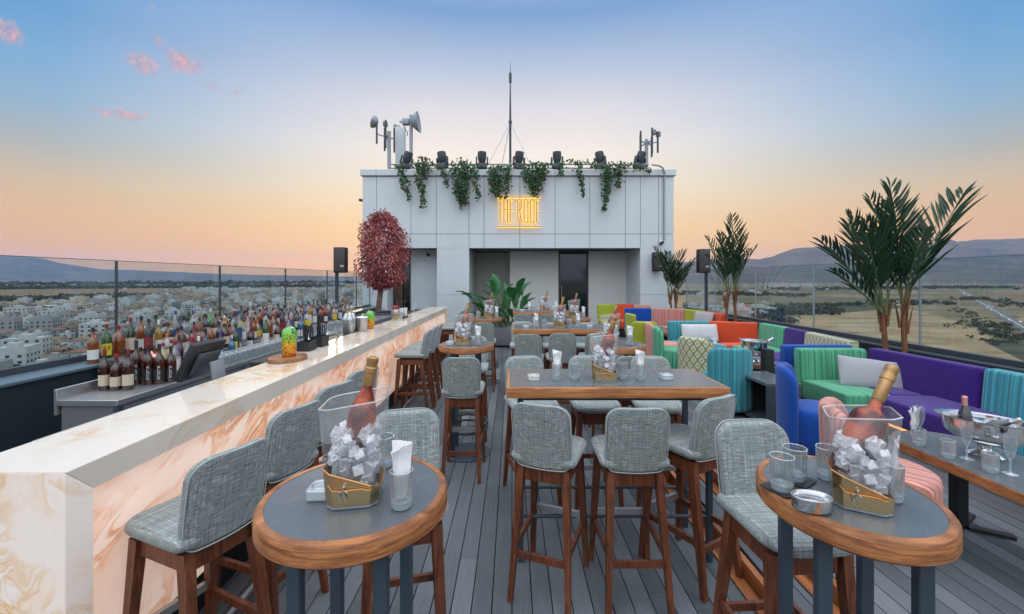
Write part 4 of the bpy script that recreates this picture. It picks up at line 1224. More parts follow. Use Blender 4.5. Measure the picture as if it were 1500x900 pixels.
# ------------------------------------------------------------------ trees and plants
def frond(lv, rb, base, az, L, el0, droop, n_, ll, rnd, w=.036, up=.26):
    pts = []; p = V(base); N_ = 12
    for k in range(N_ + 1):
        f = k / N_
        el = el0 - droop * f ** 1.4
        d = V((math.cos(az) * math.cos(el), math.sin(az) * math.cos(el), math.sin(el)))
        pts.append(p.copy()); p = p + d * (L / N_)
    tube(rb, pts, [.010 - .007 * k / N_ for k in range(N_ + 1)], 5)
    for k in range(n_):
        f = .20 + .80 * (k + .5) / n_
        i_ = min(N_ - 1, int(f * N_)); q = pts[i_].lerp(pts[i_ + 1], f * N_ - i_)
        tng = (pts[i_ + 1] - pts[i_]).normalized()
        sd = tng.cross(V((0, 0, 1)));
        if sd.length < .05: sd = V((math.sin(az), -math.cos(az), 0))
        sd.normalize(); nr = sd.cross(tng).normalized()
        lf = ll * (.55 + .9 * math.sin(PI * min(1, f * .9 + .1)) ** .8) * rnd.uniform(.85, 1.1) * (1 - .35 * max(0, f - .75) / .25)
        for s in (-1, 1):
            d = (tng * rnd.uniform(.82, 1.0) + sd * s * .56 + nr * rnd.uniform(up - .25, up + .1)).normalized()
            wv = d.cross(nr).normalized() * w * rnd.uniform(.8, 1.15)
            dn = V((0, 0, -1))
            a = q; b = q + d * lf * .35 + dn * lf * .0; c = q + d * lf * .72 + dn * lf * .015; e = q + d * lf + dn * lf * .05
            fold = nr * w * .25
            v0 = lv.verts.new(a)
            v1, v2, v3 = lv.verts.new(b + wv * .5 + fold), lv.verts.new(b - fold * .3), lv.verts.new(b - wv * .5 + fold)
            v4, v5, v6 = lv.verts.new(c + wv * .38 + fold), lv.verts.new(c - fold * .2), lv.verts.new(c - wv * .38 + fold)
            v7 = lv.verts.new(e)
            for fc in ((v0, v1, v2), (v0, v2, v3), (v1, v4, v5, v2), (v2, v5, v6, v3), (v4, v7, v5), (v5, v7, v6)): lv.faces.new(fc)
def palm(name, loc, stems, label, seed, pot=(.62, .34), ll=.24):
    rnd = random.Random(seed)
    o = empty(name, loc)
    lv = NB()
    ribs_ = NB()
    for (sx, sy, h, lean, fr) in stems:
        bm = NB(); top = V((sx + lean, sy, h))
        tube(bm, [(sx, sy, -.55), (sx + .01, sy, 0), (sx + lean * .5, sy, h * .55), top], [.030, .027, .024, .015], 8)
        for k in range(7):                                    # loose brown sheaths
            a = rnd.random() * 6.28; z = h * rnd.uniform(.25, .8); c = V((sx + lean * z / h, sy, z))
            d = V((math.cos(a), math.sin(a), 0)); tube(bm, [c + d * .03, c + d * .045 + V((0, 0, .12)), c + d * .075 + V((0, 0, .3))], [.016, .012, .003], 5)
        obj('trunk', bm, M['palm_stem'], o)
        for (az, L, el, dr, n_) in fr:
            frond(lv, ribs_, top + V((rnd.gauss(0, .015), rnd.gauss(0, .015), -rnd.random() * .12)), R(az), L * .93, R(min(88, el + 6)), R(dr * .62), int(n_ * .72), ll * L / 1.2, rnd)
    obj('fronds', lv, M['palm'], o, 60); obj('frond_ribs', ribs_, M['palm_rib'], o)
    w, z = pot
    bm = NB(); box(bm, -w / 2, w / 2, -.16, .16, -.72, -.2, .015); obj('planter', bm, M['dark_grey'], o)
    return tag(o, label, 'palm', 'potted palms behind the sofas')
# azimuth: 0 = right, 90 = away, 180 = left, 270 = towards the camera
fr_c1 = [(180, 1.15, 48, 22, 20), (195, 1.2, 62, 26, 20), (165, 1.25, 74, 22, 20), (215, 1.0, 58, 34, 17), (150, 1.1, 82, 24, 18), (185, .85, 38, 22, 14), (20, 1.15, 80, 22, 18)]
fr_c2 = [(4, 1.62, 56, 8, 27), (60, 1.3, 72, 18, 21), (100, 1.45, 82, 14, 22), (165, 1.35, 74, 20, 22), (250, .95, 66, 40, 16), (350, 1.0, 66, 32, 16), (190, 1.2, 62, 28, 20)]
palm('palm', (4.28, 4.72, .92), [(-.09, .04, .48, -.02, fr_c1), (.09, 0, .54, -.01, fr_c2)], 'tall wide palm with two stems behind the purple sofa back', 3, ll=.30)
fr_a1 = [(180, 1.25, 70, 30, 18), (200, 1.2, 80, 34, 18), (150, 1.3, 80, 20, 19), (230, .95, 60, 40, 16), (190, .9, 58, 35, 14)]
fr_a2 = [(20, 1.3, 82, 20, 18), (90, 1.65, 86, 8, 20), (0, 1.15, 76, 26, 17), (300, .95, 72, 40, 15), (160, 1.45, 86, 14, 18), (200, 1.1, 76, 30, 16), (340, 1.0, 66, 30, 14)]
palm('palm', (4.32, 8.3, .92), [(-.12, 0, .62, .03, fr_a1), (.07, .03, .62, -.01, fr_a2)], 'slender upright palm behind the orange sofa back, beside the speaker post', 4, ll=.26)
fr_b = [(185, 1.3, 74, 34, 20), (150, 1.2, 84, 28, 18), (20, 1.3, 70, 30, 20), (350, 1.15, 56, 28, 18), (90, 1.2, 86, 18, 18), (215, 1.1, 62, 40, 18), (250, 1.0, 70, 50, 16), (300, 1.0, 64, 46, 16), (200, 1.25, 60, 24, 18), (40, 1.0, 60, 40, 16)]
palm('palm', (3.98, 10.45, .92), [(-.05, 0, .42, -.03, fr_b[:5]), (.06, .02, .42, .03, fr_b[5:])], 'shorter bushy palm standing against the right pillar of the building', 6, ll=.27)

# maroon tree in the dark trough behind the far end of the bar
tr = empty('maroon_tree', (-2.92, 9.55, .66))
trr = random.Random(9)
bm = NB(); tube(bm, [(-.1, 0, 0), (-.09, 0, .4), (-.05, 0, .75), (0, 0, 1.1), (.05, 0, 1.5)], [.075, .06, .06, .05, .03], 9)
tk = obj('trunk', bm, M['bark'], tr)
for k in range(8):
    bm = NB(); a = k * .8; tube(bm, [(-.03, 0, .8 + .05 * k), (.2 * math.cos(a), .2 * math.sin(a), 1.25 + .08 * k), (.36 * math.cos(a), .36 * math.sin(a), 1.55 + .1 * k)], [.025, .016, .006], 6); obj('branch', bm, M['bark'], tk)
bm = NB()
for _ in range(2600):
    th = trr.random() * 6.28; zz = trr.uniform(-1, 1)
    env = (1 - abs(zz) ** 3.2) ** .5 * (1.0 if zz < .2 else 1 - .25 * (zz - .2))
    rr = env * trr.uniform(.5, 1.12) * (1 + .17 * math.sin(th * 3 + zz * 5) + .09 * math.sin(th * 7 - zz * 11))
    c = V((rr * .47 * math.cos(th), rr * .47 * math.sin(th), 1.68 + zz * .83))
    for _l in range(4):
        p = c + V((trr.gauss(0, .035), trr.gauss(0, .035), trr.gauss(0, .04)))
        d = V((math.cos(th) * trr.uniform(.1, .8) + trr.gauss(0, .3), math.sin(th) * trr.uniform(.1, .8) + trr.gauss(0, .3), -trr.uniform(.3, 1.2) if zz < .75 else trr.uniform(-.5, .6))).normalized()
        s = d.orthogonal().normalized(); a = trr.random() * 6.28; s = s * math.cos(a) + d.cross(s) * math.sin(a)
        L = trr.uniform(.045, .09); w = L * .2
        f_ = bm.faces.new([bm.verts.new(q) for q in (p, p + d * L * .45 + s * w, p + d * L, p + d * L * .45 - s * w)])
        f_.material_index = 1 if trr.random() < .28 else 0
obj('crown', bm, [M['maroon'], M['maroon_light']], tr, 0)
tag(tr, 'round headed tree with drooping dark maroon leaves behind the bar end', 'tree')
o = empty('planter_trough', (-2.95, 9.6, 0))
bm = NB(); box(bm, -.5, .95, -.32, .32, 0, .95, .012); obj('trough', bm, M['dark_grey'], o)
bm = NB(); box(bm, -.46, .91, -.28, .28, .951, .965); obj('soil', bm, M['deck_gap'], o)
tag(o, 'dark planter trough holding the maroon tree behind the bar end', 'planter')
# planter with big leaved plant in the porch
o = empty('planter_box', (.12, 10.75, 0))
bm = NB(); box(bm, -.75, .75, -.25, .25, .05, .5, .01); obj('box', bm, plain('grey planter', (.16, .17, .18), .5, scale=3), o)
bm = NB(); box(bm, -.72, .72, -.22, .22, 0, .048); obj('plinth', bm, M['deck_gap'], o)
tag(o, 'low grey planter box in front of the porch', 'planter')
bp = empty('banana_plant', (-.42, 10.75, .5))
lr = random.Random(21); lvm = NB(); stm = NB()
def paddle(base, az, el, Ls, Lb, W, bend):
    W *= 1.25
    p = V(base); d = V((math.cos(az) * math.cos(el), math.sin(az) * math.cos(el), math.sin(el)))
    q = p + d * Ls
    tube(stm, [p, p.lerp(q, .5) + V((0, 0, .02)), q], [.018, .014, .009], 6)
    rows = []; e = el; cur = q.copy(); N_ = 8
    for k in range(N_ + 1):
        f = k / N_; w = W * math.sin(PI * (f * .93 + .05)) ** .7
        dd = V((math.cos(az) * math.cos(e), math.sin(az) * math.cos(e), math.sin(e))); sd = dd.cross(V((0, 0, 1)))
        if sd.length < .05: sd = V((math.sin(az), -math.cos(az), 0))
        sd.normalize(); up = sd.cross(dd)
        rows.append([lvm.verts.new(cur + sd * w * s + up * abs(s) * w * .45 + up * lr.gauss(0, .004)) for s in (-.5, -.25, 0, .25, .5)])
        cur = cur + dd * Lb / N_; e -= bend / N_
    for a, b in zip(rows, rows[1:]):
        for j in range(4): lvm.faces.new((a[j], a[j + 1], b[j + 1], b[j]))
for az, el, Ls, Lb, W, bend, b in ((100, 82, .85, .50, .20, .5, (0, 0, 0)), (20, 72, .8, .42, .2, .9, (0, 0, 0)), (170, 62, .55, .55, .2, .8, (-.1, 0, 0)), (215, 60, .35, .55, .22, 1.0, (-.12, 0, 0)), (200, 50, .18, .5, .2, 1.0, (-.15, 0, 0)),
                                 (60, 70, .5, .5, .18, .7, (.15, 0, 0)), (10, 62, .35, .6, .2, .7, (.45, 0, 0)), (120, 80, .6, .55, .12, .3, (.35, 0, 0)), (40, 64, .45, .6, .17, .6, (.5, 0, 0)), (340, 40, .25, .5, .22, 1.0, (.5, 0, 0)),
                                 (280, 55, .3, .5, .22, 1.2, (.4, -.05, 0)), (250, 50, .25, .45, .22, 1.3, (.1, -.05, 0)), (300, 45, .15, .42, .24, 1.2, (.55, -.08, 0)), (225, 35, .12, .45, .24, 1.0, (.3, -.1, 0))) + tuple((lr.uniform(0, 360), lr.uniform(45, 84), lr.uniform(.25, .95), lr.uniform(.36, .55), lr.uniform(.15, .22), lr.uniform(.4, 1.1), (lr.uniform(-.15, .6), lr.uniform(-.1, .1), 0)) for _ in range(20)):
    paddle(b, R(az), R(el), Ls, Lb, W, bend)
obj('leaves', lvm, M['banana'], bp, 179); obj('stem', stm, plain('green leaf stalk', (.08, .15, .05), .5), bp)
tag(bp, 'green big leaved plant growing in the grey porch planter', 'plant')
# ------------------------------------------------------------------ the lit onyx bar
BX0, BX1, BY0, BY1, BZ = -1.92, -1.50, 1.42, 9.80, 1.05
bar_o = empty('bar_counter', (0, 0, 0))
def slab_yz(poly, m, name):
    bm = NB(); a = [bm.verts.new((BX0, y, z)) for y, z in poly]; b = [bm.verts.new((BX1, y, z)) for y, z in poly]; n_ = len(poly)
    fs = [bm.faces.new(a), bm.faces.new(b[::-1])] + [bm.faces.new((a[k], b[k], b[(k + 1) % n_], a[(k + 1) % n_])) for k in range(n_)]
    recalc(bm)
    bmesh.ops.bevel(bm, geom=bm.edges[:], offset=.0022, segments=1, affect='EDGES', profile=.5)
    return obj(name, bm, m, bar_o, 0)
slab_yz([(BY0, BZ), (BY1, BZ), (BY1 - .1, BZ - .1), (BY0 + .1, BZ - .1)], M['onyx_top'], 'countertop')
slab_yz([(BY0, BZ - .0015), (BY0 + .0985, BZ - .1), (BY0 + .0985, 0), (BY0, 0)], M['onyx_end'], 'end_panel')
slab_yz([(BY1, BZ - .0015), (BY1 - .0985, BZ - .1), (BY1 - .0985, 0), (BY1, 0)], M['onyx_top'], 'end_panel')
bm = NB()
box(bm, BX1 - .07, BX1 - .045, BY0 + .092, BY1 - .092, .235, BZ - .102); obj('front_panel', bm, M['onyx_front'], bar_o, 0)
bm = NB(); box(bm, BX1 - .12, BX1 - .10, BY0 + .092, BY1 - .092, 0, .234); obj('toe_kick', bm, M['black_paint'], bar_o, 0)
bm = NB(); box(bm, BX0 + .02, BX0 + .05, BY0 + .092, BY1 - .092, 0, BZ - .102); obj('back_panel', bm, M['dark_grey'], bar_o, 0)
bm = NB(); tube(bm, [(BX1 + .16, BY0 + .1, .11), (BX1 + .16, BY1 - .1, .11)], .014, 10)
for k in range(7): tube(bm, [(BX1 + .16, BY0 + .4 + k * 1.25, .11), (BX1 + .16, BY0 + .4 + k * 1.25, 0)], .009, 6)
obj('foot_rail', bm, M['chrome'], bar_o)
tag(bar_o, 'long pale onyx bar with a pink backlit marbled front', 'bar')
# service side of the bar
ws = empty('service_counter', (-2.1, 3.2, 0))
def W_(*a, **k): bm = NB(); box(bm, *a, **k); return bm
obj('worktop', W_(-.17, .17, -1.2, 6.4, .90, .935, bev=.004), M['chrome'], ws, 0)
obj('cabinet', W_(-.14, .17, -1.15, 6.4, 0, .898), M['dark_grey'], ws, 0)
obj('rail', W_(-.30, -.18, -.4, 6.2, .76, .80, bev=.004), M['chrome'], ws, 0)
obj('shelf', W_(-.05, .17, .25, 6.3, 1.0, 1.022, bev=.003), M['black_paint'], ws, 0)
obj('shelf_support', W_(-.04, .16, .26, .29, .936, .999), M['black_paint'], ws, 0)
obj('shelf_support', W_(-.04, .16, 6.26, 6.29, .936, .999), M['black_paint'], ws, 0)
tag(ws, 'stainless working counter with black shelf along the inner side of the bar', 'counter')
bc = empty('back_counter', (-2.8, 2.79, 0))
obj('worktop', W_(-.2, .2, 0, 6.7, .86, .90, bev=.004), M['chrome'], bc, 20)
obj('cabinet', W_(-.19, .17, .02, 6.69, .02, .858), M['chrome'], bc, 0)
obj('corner_post', W_(.172, .2, .0, .03, .02, .858), M['steel_dark'], bc, 0)
obj('backsplash', W_(-.222, -.202, 0, 6.7, .80, .97, bev=.003), M['chrome'], bc, 20)
for k in range(5):
    d_ = obj('drawer', W_(.172, .19, .06 + k * 1.3, 1.30 + k * 1.3, .60, .84, bev=.003), M['chrome'], bc, 0)
    obj('handle', W_(.20, .215, .3 + k * 1.3, 1.0 + k * 1.3, .80, .815), M['dark_grey'], d_, 0)
tag(bc, 'stainless steel back counter carrying bottles and glasses', 'counter')
bs = empty('bottle_shelf', (-3.3, 6.4, 0))
obj('lower_step', W_(-.0, .262, -2.75, 2.9, .02, .95, bev=.004), M['dark_grey'], bs, 0)
obj('upper_step', W_(-.27, -.003, -2.75, 2.9, .02, 1.0, bev=.004), M['dark_grey'], bs, 0)
tag(bs, 'dark stepped shelf full of bottles between the counter and the parapet', 'shelf')
# till
til = empty('till_screen', (-2.08, 2.9, .936), R(0)); til.scale = (.86, .86, .9)
Mt = Matrix.Translation((-.06, 0, .22)) @ Matrix.Rotation(R(26), 4, 'Y')
obj('screen', W_(-.03, .02, -.18, .18, -.13, .17, bev=.012, M=Mt), M['black_paint'], til)
obj('hood', W_(.021, .05, -.12, .12, -.08, .10, bev=.01, M=Mt), M['dark_grey'], til)
obj('stand', W_(.05, .075, -.07, .07, 0, .22, bev=.008, M=Matrix.Translation((.02, .02, 0)) @ Matrix.Rotation(R(-8), 4, 'Y')), M['grey_plastic'], til)
obj('foot', W_(-.08, .12, -.09, .09, 0, .015, bev=.004), M['grey_plastic'], til)
tag(til, 'black till screen seen from behind, leaning on the bar', 'till')

# ------------------------------------------------------------------ bar stools
def stool_b():
    o = empty('bar_stool')
    # local +y is the front of the seat
    bm = NB()
    def seat_xf(u, v, t):
        f = (v + .2) / .4
        z = .722 + t + .012 * math.cos(u * 5) - .02 * max(0, f - .8) ** 1.5 * 6 * (.3) + (.012 * (abs(u) / .19) ** 2)
        return V((u, v + .015, z))
    cushion(bm, .362, .40, .052, [.10, .10, .04, .04], seat_xf, .006, .024, .045); recalc(bm)
    obj('seat', bm, M['tweed'], o, 179)
    bm = NB()
    def back_xf(u, v, t):
        z = .875 + v
        lean = -.055 * max(0, (z - .70) / .345) ** 1.3
        curve = .035 * (u / .18) ** 2
        return V((u * (1 - .10 * max(0, (.80 - z) / .1) ** 1.0 * .5), -.172 + lean + curve - t, z))
    cushion(bm, .322, .352, .042, [.075, .075, .045, .045], back_xf, .002, .019, .04); recalc(bm)
    b = obj('backrest', bm, M['tweed'], o, 179)
    bm = NB()
    ol = densify(rrect(.320, .350, [.075, .075, .045, .045], 6), .04)
    tube(bm, [back_xf(u, v, .0212) for u, v in ol], .0028, 6, closed=True)
    obj('piping', bm, M['piping'], b, 179)
    W = M['stool_wood']
    ft = {}
    for sx in (-1, 1):
        for sy, top, bot in ((-1, (.125, -.135), (.157, -.235)), (1, (.135, .135), (.168, .185))):
            bm = NB(); a = V((sx * top[0], top[1], .69)); c = V((sx * bot[0], bot[1], 0))
            bar(bm, c, a, (.026, .030), (.040, .050), up=(0, 1, 0)); recalc(bm)
            obj('leg', bm, W, o, 0); ft[(sx, sy)] = (c, a)
    bm = NB()
    for sy, y in ((-1, -.135), (1, .135)):
        yy = y
        vsx_ = []
        box(bm, -.108, .108, yy - .013, yy + .013, .610, .692, .003, 1)
    for sx in (-1, 1): box(bm, sx * .13 - .012, sx * .13 + .012, -.12, .12, .625, .692, .003, 1)
    obj('seat_frame', bm, W, o, 0)
    at = lambda k, z: ft[k][0].lerp(ft[k][1], z / .69)
    bm = NB(); bar(bm, at((-1, -1), .235), at((1, -1), .235), (.020, .034)); obj('stretcher', bm, W, o, 0)
    for sx in (-1, 1):
        bm = NB(); bar(bm, at((sx, -1), .27), at((sx, 1), .27), (.020, .034)); obj('stretcher', bm, W, o, 0)
    bm = NB(); a, c = at((-1, 1), .305), at((1, 1), .305); bar(bm, a + V((0, .006, 0)), c + V((0, .006, 0)), (.024, .034)); obj('footrest', bm, M['chrome'], o, 0)
    return o
G_ = 'grey tweed bar stools on wooden legs'
def stool(x, y, deg, label):
    return place('stool', stool_b, (x, y, 0), R(deg), label, 'bar stool', G_, scale=(rs.uniform(.985, 1.015), rs.uniform(.985, 1.015), rs.uniform(.99, 1.01)))
rs = random.Random(2)
B0 = 'grey tweed bar stool facing the lit bar, '
stool(-1.29, 1.74, 68, B0 + 'nearest the camera')
stool(-1.29, 2.24, 69, B0 + 'second from the near end')
stool(-1.28, 2.70, 70, B0 + 'third, behind the ice bucket bottle')
stool(-1.28, 3.18, 69, B0 + 'fourth, last of the near row')
stool(-1.27, 5.42, 88, B0 + 'nearest of the middle three')
stool(-1.27, 5.84, 90, B0 + 'middle one of the three halfway along')
stool(-1.27, 6.24, 91, B0 + 'farthest of the middle three')
stool(-1.27, 8.35, 90, B0 + 'first of the group at its far end')
stool(-1.27, 8.80, 90, B0 + 'second of the group at its far end')
stool(-1.27, 9.25, 90, B0 + 'last one, next to the building')
stool(.22, 2.40, -21, 'grey tweed stool at near side of long table, left one turned right')
stool(.648, 2.38, 0, 'grey tweed stool at near side of long table, middle one square to it')
stool(1.035, 2.52, 30, 'grey tweed stool at near side of long table, right one turned left')
for i, x in enumerate((.15, .635, 1.12)): stool(x, 3.30, 180 + (14, 2, -6)[i], 'grey tweed stool across the nearest long table, facing us, ' + ('left one', 'middle one', 'right one')[i])
for i, x in enumerate((.205, .60, 1.02)): stool(x, 5.22, (-4, 0, 3)[i], 'grey tweed stool seen from behind at the second long table, ' + ('left one', 'middle one', 'right one')[i])
for i, x in enumerate((.15, .63, 1.10)): stool(x, 6.12, 180, 'grey tweed stool across the second long table, facing us, ' + ('left one', 'middle one', 'right one')[i])
for i, x in enumerate((.22, .66, 1.05)): stool(x, 8.02, 0, 'grey tweed stool with its back to us at the farthest long table, ' + ('left one', 'middle one', 'right one')[i])
for i, x in enumerate((.2, .68)): stool(x, 9.0, 180, 'grey tweed stool across the farthest long table, facing us, ' + ('left one', 'right one')[i])
stool(-.47, 1.86, 193, 'grey tweed stool behind the near left round table, facing us')
stool(1.085, 1.70, 184, 'grey tweed stool tucked behind the near right round table, facing us')
stool(-.425, 3.76, 0, 'grey tweed stool with its back to us at the second left round table')
stool(-.44, 4.62, 180, 'grey tweed stool on the far side of second left round table')
stool(-.43, 6.60, 0, 'grey tweed stool with its back to us at farthest left round table')
stool(1.02, 3.80, 5, 'grey tweed stool with its back to us at second right round table')
stool(1.03, 4.62, 176, 'grey tweed stool on the far side of second right round table')

# ------------------------------------------------------------------ tables
TZ = 1.065
def ring_prism(bm, rx_, ry_, z0, z1, inner, n=64):
    out = [(math.cos(2 * PI * k / n), math.sin(2 * PI * k / n)) for k in range(n)]
    prof = [(0, z0 + .006), (.006, z0), None]
    loops = []
    for ins, z in ((.012, z0), (0, z0 + .010), (0, z1 - .008), (.006, z1), (inner, z1), (inner, z1 - .004)):
        loops.append([bm.verts.new((c * (rx_ - ins), s * (ry_ - ins), z)) for c, s in out])
    bm.faces.new(loops[0][::-1])
    for a, b in zip(loops, loops[1:]):
        for k in range(n): bm.faces.new((a[k], a[(k + 1) % n], b[(k + 1) % n], b[k]))
    bm.faces.new(loops[-1])
def round_table_b(rx_=.268, ry_=.268):
    def f():
        o = empty('round_table')
        bm = NB(); ring_prism(bm, rx_, ry_, TZ - .062, TZ, .024); t_ = obj('tabletop', bm, M['rim_wood'], o, 40)
        bm = NB(); n = 64
        bm.faces.new([bm.verts.new(((rx_ - .0245) * math.cos(2 * PI * k / n), (ry_ - .0245) * math.sin(2 * PI * k / n), TZ - .001)) for k in range(n)])
        obj('inlay', bm, M['laminate'], t_, 0)
        for x, y in ((-.115, -.135), (.115, -.135), (.115, .135), (-.115, .135)):
            bm = NB(); box(bm, x - .018, x + .018, y - .018, y + .018, .022, TZ - .064, .003, 1); obj('leg', bm, M['steel_dark'], o, 0)
        bm = NB(); tube(bm, [(.2 * math.cos(2 * PI * k / 32), .2 * math.sin(2 * PI * k / 32), .31) for k in range(32)], .012, 8, closed=True); obj('foot_ring', bm, M['steel_dark'], o)
        bm = NB(); tube(bm, [(.2 * math.cos(2 * PI * k / 32), .2 * math.sin(2 * PI * k / 32), .25) for k in range(32)], .012, 8, closed=True); obj('foot_ring', bm, M['steel_dark'], o)
        bm = NB(); lathe(bm, [(0, .022), (.20, .020), (.235, .008), (.235, 0), (0, 0)], 40); obj('base', bm, M['steel_dark'], o)
        return o
    return f
GR = 'small round bar tables'
TL = place('round', round_table_b(), (-.465, 1.27, 0), R(0), 'small round high table with oak rim, front left of the photo', 'table', GR)
TR = place('roundr', round_table_b(.232, .264), (1.005, 1.275, 0), R(-14), 'small round high table with oak rim, front right of the photo', 'table', GR)
place('round', None, (-.445, 4.15, 0), 0, 'small round high table on the left, second from the camera', 'table', GR)
place('round', None, (-.43, 7.0, 0), 0, 'small round high table on the left, third and farthest', 'table', GR)
place('round', None, (1.04, 4.15, 0), 0, 'small round high table on the right, behind the first long table', 'table', GR)
place('round', None, (1.03, 7.0, 0), 0, 'small round high table on the right, behind the second long table', 'table', GR)
def long_table_b():
    o = empty('high_table'); w, d = 1.306, .526
    bm = NB(); box(bm, 0, w, 0, d, TZ - .062, TZ, .004, 2); t_ = obj('tabletop', bm, M['top_wood'], o, 30)
    obj('inlay', W_(.018, w - .018, .018, d - .018, TZ - .002, TZ + .0015), M['laminate'], t_, 0)
    for x in (.085, w - .085):
        for y in (.085, d - .085): obj('leg', W_(x - .016, x + .016, y - .016, y + .016, 0, TZ - .0635, bev=.002), M['steel_dark'], o, 0)
    obj('apron', W_(.102, w - .102, .078, .096, TZ - .095, TZ - .064), M['steel_dark'], o, 0)
    obj('apron', W_(.102, w - .102, d - .096, d - .078, TZ - .095, TZ - .064), M['steel_dark'], o, 0)
    for y in (.085, d - .085):
        bm = NB(); tube(bm, [(.102, y, .27), (w - .102, y, .27)], .011, 10); obj('foot_bar', bm, M['steel_dark'], o)
    for x in (.085, w - .085):
        bm = NB(); tube(bm, [(x, .102, .27), (x, d - .102, .27)], .011, 10); obj('foot_bar', bm, M['steel_dark'], o)
    return o
GT = 'long high tables'
place('long', long_table_b, (-.032, 2.468, 0), 0, 'long rectangular high table with thick oak edge, nearest of three', 'table', GT)
place('long', None, (.012, 5.32, 0), 0, 'long rectangular high table with thick oak edge, middle of three', 'table', GT)
place('long', None, (.02, 8.17, 0), 0, 'long rectangular high table with thick oak edge, farthest of three', 'table', GT)

# ------------------------------------------------------------------ lounge: sofas, armchairs, low tables on the platform
PZ = PLAT
def panel_back(o, a, b, z0, z1, th, col, lean=.04, name='backrest', rc=.03):
    """upholstered back from point a to b (plan), front face to the left of a->b"""
    a, b = V((*a, 0)), V((*b, 0)); L = (b - a).length; t_ = (b - a) / L; nn = V((-t_.y, t_.x, 0)); mid_ = (a + b) / 2; h = z1 - z0
    bm = NB()
    cushion(bm, L - .006, h, th, [rc, rc, .02, .02], lambda u, v, w: mid_ + t_ * u + nn * (w - lean * (v / h + .5)) + V((0, 0, (z0 + z1) / 2 + v)), .004, min(th * .3, .025), .07)
    recalc(bm); return obj(name, bm, FAB[col], o, 179)
def seat_pad(o, x0, x1, y0, y1, z0, z1, col, along='x', name='seat'):
    bm = NB(); cx, cy_ = (x0 + x1) / 2, (y0 + y1) / 2; T_ = z1 - z0; zm = (z0 + z1) / 2
    if along == 'x': cushion(bm, x1 - x0 - .006, y1 - y0, T_, .03, lambda u, v, w: V((cx + u, cy_ + v, zm + w)), .008, .026, .08)
    else: cushion(bm, y1 - y0 - .006, x1 - x0, T_, .03, lambda u, v, w: V((cx - v, cy_ + u, zm + w)), .008, .026, .08)
    recalc(bm); return obj(name, bm, FAB[col], o, 179)
def plinth(o, x0, x1, y0, y1, led=None):
    p = obj('plinth', W_(x0 + .04, x1 - .02, y0 + .04, y1 - .02, PZ, PZ + .20), M['sofa_base'], o, 0)
    if led: obj('led_strip', W_(*led, PZ + .17, PZ + .185), M['led'], p, 0)
ST, SB = .95, .62           # sofa top, seat height
# first booth: green end, purple and teal along the glass
s1 = empty('booth_sofa', (0, 0, 0))
panel_back(s1, (3.86, 4.62), (3.12, 4.62), .42, .94, .12, 'green', .03)
panel_back(s1, (3.98, 3.58), (3.92, 4.66), .42, .945, .12, 'purple', .05)
panel_back(s1, (4.02, 2.62), (3.98, 3.575), .42, .95, .12, 'teal', .05)
panel_back(s1, (4.02, 1.62), (4.02, 2.615), .42, .95, .12, 'teal', .05)
seat_pad(s1, 3.12, 3.56, 3.95, 4.56, .41, SB, 'green')
seat_pad(s1, 3.36, 3.92, 3.10, 3.945, .41, SB, 'purple', 'y')
seat_pad(s1, 3.565, 3.86, 3.95, 4.56, .41, SB, 'purple', 'y', 'seat')
seat_pad(s1, 3.36, 3.95, 2.40, 3.095, .41, SB, 'teal', 'y')
seat_pad(s1, 3.36, 3.95, 1.64, 2.395, .41, SB, 'teal', 'y')
plinth(s1, 3.12, 3.60, 3.95, 4.68)
plinth(s1, 3.40, 4.04, 1.66, 3.93, led=(3.418, 3.436, 1.75, 3.9))
tag(s1, 'corner booth sofa in green stripes, purple and teal, nearest the camera', 'sofa')
# second booth
s2_ = empty('booth_sofa', (0, 0, 0))
panel_back(s2_, (3.52, 7.58), (2.80, 7.58), .42, .945, .12, 'teal', .03)
panel_back(s2_, (4.24, 7.30), (3.53, 7.58), .42, .945, .12, 'orange', .03)
panel_back(s2_, (4.26, 6.62), (4.26, 7.30), .42, .945, .12, 'green', .05)
panel_back(s2_, (4.24, 6.08), (4.26, 6.615), .42, .945, .12, 'purple', .05)
panel_back(s2_, (4.10, 5.12), (4.22, 6.075), .42, .945, .13, 'zigzag', .04)
panel_back(s2_, (3.16, 4.98), (3.96, 4.98), .42, .93, .12, 'navy', .03)
seat_pad(s2_, 2.80, 3.52, 6.92, 7.50, .41, SB, 'teal')
seat_pad(s2_, 3.53, 4.18, 6.92, 7.22, .41, SB, 'orange')
seat_pad(s2_, 3.58, 4.18, 6.3, 6.91, .41, SB, 'green', 'y')
seat_pad(s2_, 3.55, 4.14, 5.62, 6.295, .41, SB, 'purple', 'y')
seat_pad(s2_, 3.18, 4.02, 5.06, 5.61, .41, SB, 'navy')
plinth(s2_, 2.80, 4.18, 6.92, 7.56); plinth(s2_, 3.58, 4.2, 5.62, 6.9); plinth(s2_, 3.18, 4.06, 5.04, 5.6)
tag(s2_, 'corner booth sofa in teal, orange, green, purple and zigzag, middle of the lounge', 'sofa')
